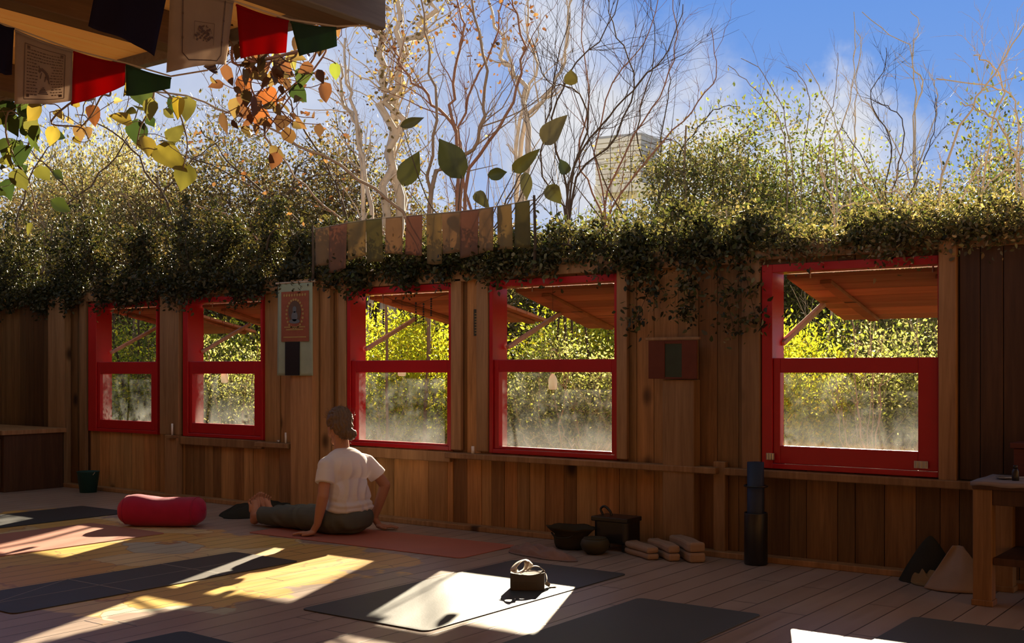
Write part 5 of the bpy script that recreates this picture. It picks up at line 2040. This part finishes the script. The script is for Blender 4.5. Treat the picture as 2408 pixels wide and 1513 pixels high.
# --- creeper growing along and over the top of the window wall
def creeper(x0, x1, h0, h1, n, seed, label, cols, hang=.16, mat='leafthick', ls=.036, depth=.35):
    rg = np.random.default_rng(seed)
    root = thing('creeper', label, 'creeper', ((x0 + x1) / 2, WY + .06, WTOP), 'creepers along the wall top')
    mb = MB()
    anchors = []
    L = x1 - x0
    for q in range(int(16 * L)):
        xa = rg.uniform(x0, x1)
        hh = (h0 + (h1 - h0) * (xa - x0) / L) * rg.uniform(.4, 1.1)
        a = np.array([xa, WY + rg.uniform(.02, .10), WTOP + .008])
        b = a + np.array([rg.normal() * .35, rg.uniform(-.06, depth), hh])
        b[0] = min(max(b[0], x0 - .1), x1 + .1)
        p = curve(a, b, rg, .2, 7)
        mb.tube(p, np.linspace(.007, .002, 7), 4)
        anchors.append(p[1:])
    for q in range(int(9 * L)):
        xa = rg.uniform(x0, x1)
        a = np.array([xa, WY + .03, WTOP + .01])
        b = a + np.array([rg.normal() * .12, -.09 - rg.uniform(0, .03), -hang * rg.uniform(.2, 1.2)])
        m = np.array([xa, WY - .05, WTOP + .03])
        p = spl([a, m, b], 7)
        mb.tube(p, np.linspace(.004, .0015, 7), 4)
        anchors.append(p[2:])
    for q in range(int(3 * L)):
        xa = rg.uniform(x0, x1)
        a = np.array([xa, WY + .05, WTOP + rg.uniform(0, h0 * .5)])
        b = a + np.array([rg.uniform(-1, 1) * .6, rg.uniform(-.05, .12), rg.uniform(-.05, .25) * h0])
        b[0] = min(max(b[0], x0 - .1), x1 + .1)
        mb.tube(curve(a, b, rg, .15, 8), np.linspace(.010, .005, 8), 5)
    mb.build('stems', M['darkbark'], root)
    A = np.concatenate(anchors)
    P = A[rg.integers(0, len(A), n)] + rg.normal(size=(n, 3)) * np.array([.05, .035, .05])
    front = P[:, 1] < WY - .004
    P[:, 1] = np.where(P[:, 2] < WTOP + .01, np.minimum(P[:, 1], WY - .045), P[:, 1])
    D = rg.normal(size=P.shape) + np.array([0, -.3, -.2])
    S = ls * rg.uniform(.5, 1.4, n)
    low = P[:, 2] < WTOP + .01
    D[low, 1] = -np.abs(D[low, 1])
    over = (~low) & (P[:, 1] > WY - .04)
    P[over, 2] = np.maximum(P[over, 2], WTOP + ls * 1.1)
    leaves('foliage', P, D, S, palette(n, cols, rg, .3), M[mat], root, seed, wide=.55)
    return root


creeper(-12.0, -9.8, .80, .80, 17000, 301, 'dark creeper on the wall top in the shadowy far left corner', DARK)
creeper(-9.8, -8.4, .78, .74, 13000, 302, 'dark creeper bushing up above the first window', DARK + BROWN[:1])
creeper(-8.4, -7.0, .72, .62, 12000, 303, 'dark creeper bushing up above the second window', DARK + BROWN[1:2])
creeper(-7.0, -6.3, .50, .34, 4500, 304, 'dark creeper above the hanging scroll', DARK + BROWN[1:2], hang=.10)
creeper(-6.3, -5.1, .24, .20, 6000, 305, 'dark creeper along the wall top under the faded flags, over the third window', DARK + OLIVE[2:3])
creeper(-5.1, -3.7, .20, .22, 8000, 306, 'olive creeper along the wall top over the fourth window', DARK + OLIVE, hang=.12)
creeper(-3.75, -2.9, .24, .20, 7000, 307, 'olive creeper trailing far down the boards beside the rough post', DARK + OLIVE, hang=.50)
creeper(-2.9, -1.7, .16, .14, 6500, 308, 'green creeper along the wall top over the fifth window', OLIVE + OLIVE + STRAWL + DARK[:1], hang=.10, mat='leafthick', ls=.027)
creeper(-1.7, -1.0, .14, .12, 3400, 309, 'green creeper on the wall top in the right corner', OLIVE + STRAWL, hang=.05, mat='leafthick', ls=.027)

# --- big-leaved climber: single large leaves standing against the sky
def big_leaf(mb, base, tip, w, facing, c, droop=.12, nl=9, nw=7, seed=0):
    base, tip = np.asarray(base, float), np.asarray(tip, float)
    d = tip - base
    L = np.linalg.norm(d)
    d = d / L
    s = nrm(np.cross(d, facing))
    nn = nrm(np.cross(s, d))
    rg = random.Random(seed)
    k = rg.uniform(-.1, .1)
    mb.cur = c
    P = []
    for i in range(nl):
        t = i / (nl - 1)
        half = w / 2 * (math.sin(pi * min(1, t * 1.02 + .02) ** .72) ** .8 if 0 < t < 1 else .02)
        row = []
        for j in range(nw):
            u = -1 + 2 * j / (nw - 1)
            p = base + d * L * (t - .06 * (abs(u) ** 2) * (1 - t) * 1.5) + s * half * u * (1 + .06 * math.sin(9 * t + 3 * u + seed)) + nn * (abs(u) * half * .35 - droop * L * t * t + k * half * u)
            row.append(p)
        P.append(row)
    mb.grid(P)


tocam = -F_
cl_ = thing('climber', 'climber with single large olive brown leaves against the sky, above third and fourth windows', 'climber', gpt(1150, 8.95))
D0 = 8.9
mb, lf = MB(), MB()
rg = np.random.default_rng(9)
big = [((1085, 412), (1030, 322), 58, (.050, .052, .012)), ((950, 432), (985, 352), 44, (.075, .072, .014)), ((1283, 335), (1330, 268), 50, (.13, .105, .055)), ((1210, 400), (1270, 352), 30, (.075, .075, .025)),
       ((1330, 408), (1318, 374), 28, (.05, .07, .03)), ((1343, 198), (1342, 163), 30, (.15, .125, .035)), ((1150, 412), (1195, 405), 26, (.04, .05, .015)), ((945, 296), (1000, 276), 20, (.06, .055, .02)),
       ((1290, 440), (1320, 480), 34, (.11, .11, .04)), ((1120, 455), (1150, 490), 26, (.12, .11, .04)), ((1940, 540), (1925, 575), 40, (.07, .075, .03)), ((1700, 560), (1660, 590), 60, (.06, .065, .02)),
       ((1235, 410), (1240, 470), 26, (.13, .12, .05))]
stem_ends = []
big = [(b, t_, w, tuple(x * .5 for x in c)) for (b, t_, w, c) in big]
for q, (b, t_, w, c) in enumerate(big):
    if b[0] > 1500:
        continue
    B, T = at(b[0], b[1], D0), at(t_[0], t_[1], D0 + rg.uniform(-.08, .08))
    big_leaf(lf, B, T, w / FPX * D0 * 1.15, tocam + rg.normal(size=3) * .25, c, seed=q)
    stem_ends.append(B)
root_pts = [at(1095, 640, D0), at(1130, 640, D0), at(1500, 640, D0)]
for B in stem_ends:
    r = min(root_pts, key=lambda p: np.linalg.norm(p - B))
    g = np.array([r[0], max(r[1], WY + .25), GZ])
    m = (r + B) / 2 + rg.normal(size=3) * .05
    r2 = np.array([r[0], max(r[1], WY + .25), r[2]])
    mb.tube(spl([g, r2, m, B], 22), np.linspace(.009, .003, 22), 5)
mb.build('stems', M['darkbark'], cl_, smooth=True)
lf.build('foliage', M['leafdark'], cl_, smooth=True, tone=True, attr='leafcol')

# --- vines hanging from the eave at the left, and the autumn coloured vine at its end
def hanging_vine(label, paths, D, leaf_spec, seed, nrand, box_, cols, size, wood_='bark'):
    rg = np.random.default_rng(seed)
    p0 = at(*paths[0][0], D)
    root = thing('hanging_vine', label, 'vine', p0, 'vines hanging from the eave')
    mb, lf = MB(), MB()
    pts = []
    for p in paths:
        P = px_path(p, D + rg.uniform(-.1, .1), rg, .03)
        P = np.vstack([[P[0][0], EY + .025, EZ + .10], [P[0][0], EY + .04, EZ - .02], P])
        C = spl(P, 24)
        mb.tube(C, np.linspace(.0075, .003, 24), 5)
        pts.append(C)
    A = np.concatenate(pts)
    q = 0
    for (b, t_, w, c) in leaf_spec:
        Dd = D + rg.uniform(-.15, .15)
        B, T = at(*b, Dd), at(*t_, Dd + rg.uniform(-.05, .05))
        big_leaf(lf, B, T, w / FPX * Dd, tocam + rg.normal(size=3) * .3, c, seed=q)
        k = A[int(np.argmin(np.linalg.norm(A - B, axis=1)))]
        mb.tube(curve(k, B, rg, .15, 6), [.0028] * 6, 4)
        q += 1
    cols = np.asarray(cols)
    for _ in range(nrand):
        k = A[rg.integers(2, len(A))]
        B = k + rg.normal(size=3) * (.10, .08, .08)
        d = nrm(rg.normal(size=3) + (0, 0, -1.0))
        L = size * rg.uniform(.55, 1.25)
        c = cols[rg.integers(0, len(cols))] * rg.uniform(.75, 1.25)
        big_leaf(lf, B, B + d * L, L * rg.uniform(.6, .85), tocam + rg.normal(size=3) * .5, tuple(c), seed=q, nl=6, nw=5)
        mb.tube(curve(k, B, rg, .15, 5), [.002] * 5, 4)
        q += 1
    mb.build('stems', M[wood_], root, smooth=True)
    lf.build('foliage', M['leaf'], root, smooth=True, tone=True, attr='leafcol')
    return root


GRN, DGR, YLO, BRN, ORG = (.050, .072, .020), (.024, .042, .014), (.22, .165, .035), (.19, .115, .055), (.20, .07, .028)
hanging_vine('green vine hanging at the left edge below the navy flag',
             [[(20, 262), (15, 320), (40, 380), (70, 430), (85, 500)], [(60, 255), (70, 310), (60, 370), (30, 430)]], 6.3,
             [((25, 240), (5, 290), 45, DGR), ((70, 280), (90, 330), 40, (.10, .10, .03)), ((30, 330), (10, 380), 50, GRN), ((60, 345), (45, 390), 45, DGR), ((90, 300), (70, 350), 42, GRN), ((40, 400), (60, 450), 50, (.09, .09, .025)), ((20, 270), (40, 320), 40, GRN)],
             401, 26, None, [GRN, DGR, (.12, .12, .03)], .12)
hanging_vine('vine with pale tan and yellow heart leaves hanging below the lower red flag',
             [[(170, 240), (120, 290), (190, 300), (210, 330)], [(240, 225), (215, 270), (180, 310)]], 6.0,
             [((95, 250), (60, 285), 40, YLO), ((130, 300), (115, 345), 34, (.30, .24, .05)), ((190, 295), (185, 338), 30, BRN), ((205, 300), (210, 325), 22, BRN), ((215, 250), (225, 298), 34, ORG), ((140, 262), (150, 285), 20, (.40, .33, .18)), ((160, 275), (172, 296), 18, (.40, .33, .18))],
             402, 6, None, [YLO, BRN, (.36, .30, .15)], .07)
hanging_vine('vine with large green leaves half turned yellow hanging below the lower green flag',
             [[(360, 208), (350, 260), (330, 300), (320, 350)], [(370, 205), (410, 240), (440, 330), (430, 400)]], 6.0,
             [((320, 195), (355, 258), 62, GRN), ((325, 285), (325, 350), 56, DGR), ((330, 330), (375, 375), 48, YLO), ((370, 350), (440, 400), 60, (.18, .15, .03)), ((420, 230), (418, 280), 30, (.38, .28, .03)), ((408, 228), (402, 270), 26, DGR), ((440, 390), (425, 450), 52, (.14, .13, .03)), ((350, 275), (362, 300), 26, DGR)],
             403, 10, None, [GRN, YLO, (.15, .14, .04)], .11)
AUT = [(.12, .050, .028), (.095, .042, .025), (.14, .075, .036), (.13, .09, .04), (.07, .038, .024)]
hanging_vine('autumn vine of rust red and orange leaves hanging off the roof corner',
             [[(700, 125), (640, 180), (600, 230), (560, 290)], [(740, 115), (700, 190), (650, 240), (700, 300)], [(640, 140), (590, 190), (620, 260), (680, 320)], [(760, 108), (740, 160), (680, 230), (620, 320)]], 5.6,
             [((560, 185), (590, 215), 50, ORG), ((620, 215), (650, 255), 48, (.25, .08, .03)), ((690, 125), (690, 165), 40, (.20, .19, .06)), ((720, 165), (705, 205), 44, GRN), ((690, 205), (720, 240), 40, DGR), ((790, 150), (788, 190), 30, (.16, .20, .04)), ((650, 170), (665, 195), 34, (.30, .26, .09)), ((600, 265), (640, 290), 44, ORG), ((660, 130), (640, 160), 34, (.32, .26, .10))],
             404, 95, None, AUT, .085, 'redbark')

# --- grass clump in the fourth window
rg = np.random.default_rng(12)
g0 = gpt(1380, 9.6)
gc = thing('grass_clump', 'clump of pale arching grass blades low at the right of the fourth window', 'grass', g0)
mb = MB()
for q in range(70):
    a = rg.uniform(0, 2 * pi)
    L = rg.uniform(.5, 1.0)
    e = g0 + np.array([math.cos(a) * L * .55, math.sin(a) * L * .55, L * rg.uniform(.45, .8)])
    m = g0 + np.array([math.cos(a) * L * .2, math.sin(a) * L * .2, L * .95])
    t = np.linspace(0, 1, 9)[:, None]
    p = (1 - t) ** 2 * (g0 + rg.normal(size=3) * (.05, .05, 0)) + 2 * t * (1 - t) * m + t ** 2 * e
    ribbon(mb, p, .010 * rg.uniform(.6, 1.2), .001)
gc_l = mb.build('blades', M['straw'], gc)
gc_l['kind'] = 'stuff'
# rough grass in the garden
rg = np.random.default_rng(15)
n = 24000
P = np.stack([rg.uniform(-22, 4, n), WY + .5 + rg.random(n) ** 1.6 * 16, np.full(n, GZ)], 1)
D = rg.normal(size=(n, 3)) * .35 + np.array([0, 0, 1])
gr = thing('grass', 'rough sunlit grass covering the garden ground outside the windows', 'grass', (-9, 12, GZ))
gr['kind'] = 'stuff'
leaves('blades', P, D, rg.uniform(.08, .30, n), palette(n, STRAWL + GREEN, rg), M['leaf'], gr, 15, wide=.08)

# --- white clapboard hut on stilts far behind
M['cream'] = plain('cream_clapboard', (.95, .91, .80), .6, .3, .05)
M['shadeclap'] = plain('shade_grey_clapboard', (.42, .44, .48), .7, .3, .1)  # shade of the hut's side wall put into the colour; roof shares it
DH = 30.0
hb = gpt(1480, DH)
hut = thing('hut', 'cream white clapboard hut on tall stilts rising among the bare branches', 'hut', hb)
zT, zB = CAMH + (HY - 322) / FPX * DH, CAMH + (HY - 432) / FPX * DH
cL, cM, cR = at(1402, HY, DH + .35), at(1507, HY, DH - .25), at(1557, HY, DH + .75)
cB = cL + cR - cM
def wall_boards(mb, a, b, z0, z1, nrow, th=.02):
    for q in range(nrow):
        za, zb = z0 + (z1 - z0) * (q + .10) / nrow, z0 + (z1 - z0) * (q + 1) / nrow
        n_ = nrm(np.cross((b - a), (0, 0, 1)))
        o0, o1 = n_ * .035, n_ * .008
        vs = [(a[0] + o0[0], a[1] + o0[1], za), (b[0] + o0[0], b[1] + o0[1], za), (b[0] + o1[0], b[1] + o1[1], zb), (a[0] + o1[0], a[1] + o1[1], zb),
              (a[0] - n_[0] * th, a[1] - n_[1] * th, za), (b[0] - n_[0] * th, b[1] - n_[1] * th, za), (b[0] - n_[0] * th, b[1] - n_[1] * th, zb), (a[0] - n_[0] * th, a[1] - n_[1] * th, zb)]
        mb.add(vs, [(0, 1, 2, 3), (5, 4, 7, 6), (1, 0, 4, 5), (3, 2, 6, 7), (0, 3, 7, 4), (2, 1, 5, 6)])
mb = MB(); wall_boards(mb, cL, cM, zB, zT, 9); mb.build('front_wall', M['cream'], hut)
mb = MB(); wall_boards(mb, cM, cR, zB, zT, 9); mb.build('side_wall', M['shadeclap'], hut)['label'] = 'white boards tinted grey for their shade'
mb = MB(); wall_boards(mb, cB, cL, zB, zT, 9); wall_boards(mb, cR, cB, zB, zT, 9); mb.build('rear_wall', M['cream'], hut)
cc = (cL + cR) / 2
ov = lambda c, k: cc + (c - cc) * k
rf = [ov(c, 1.03) for c in (cL, cM, cR, cB)]
mb = MB(); mb.slab([(c[0], c[1]) for c in rf], zT, zT + .06); mb.build('roof', M['shadeclap'], hut)
dk = [ov(c, 1.06) for c in (cL, cM, cR, cB)]
mb = MB(); mb.slab([(c[0], c[1]) for c in dk], zB - .22, zB - .01); mb.build('deck', M['cream'], hut)
for c in (cL, cM, cR, cB):
    c = ov(c, .93)
    mb = MB(); mb.box(c[0] - .06, c[0] + .06, c[1] - .06, c[1] + .06, GZ, zB - .22); mb.build('stilt', M['cream'], hut)
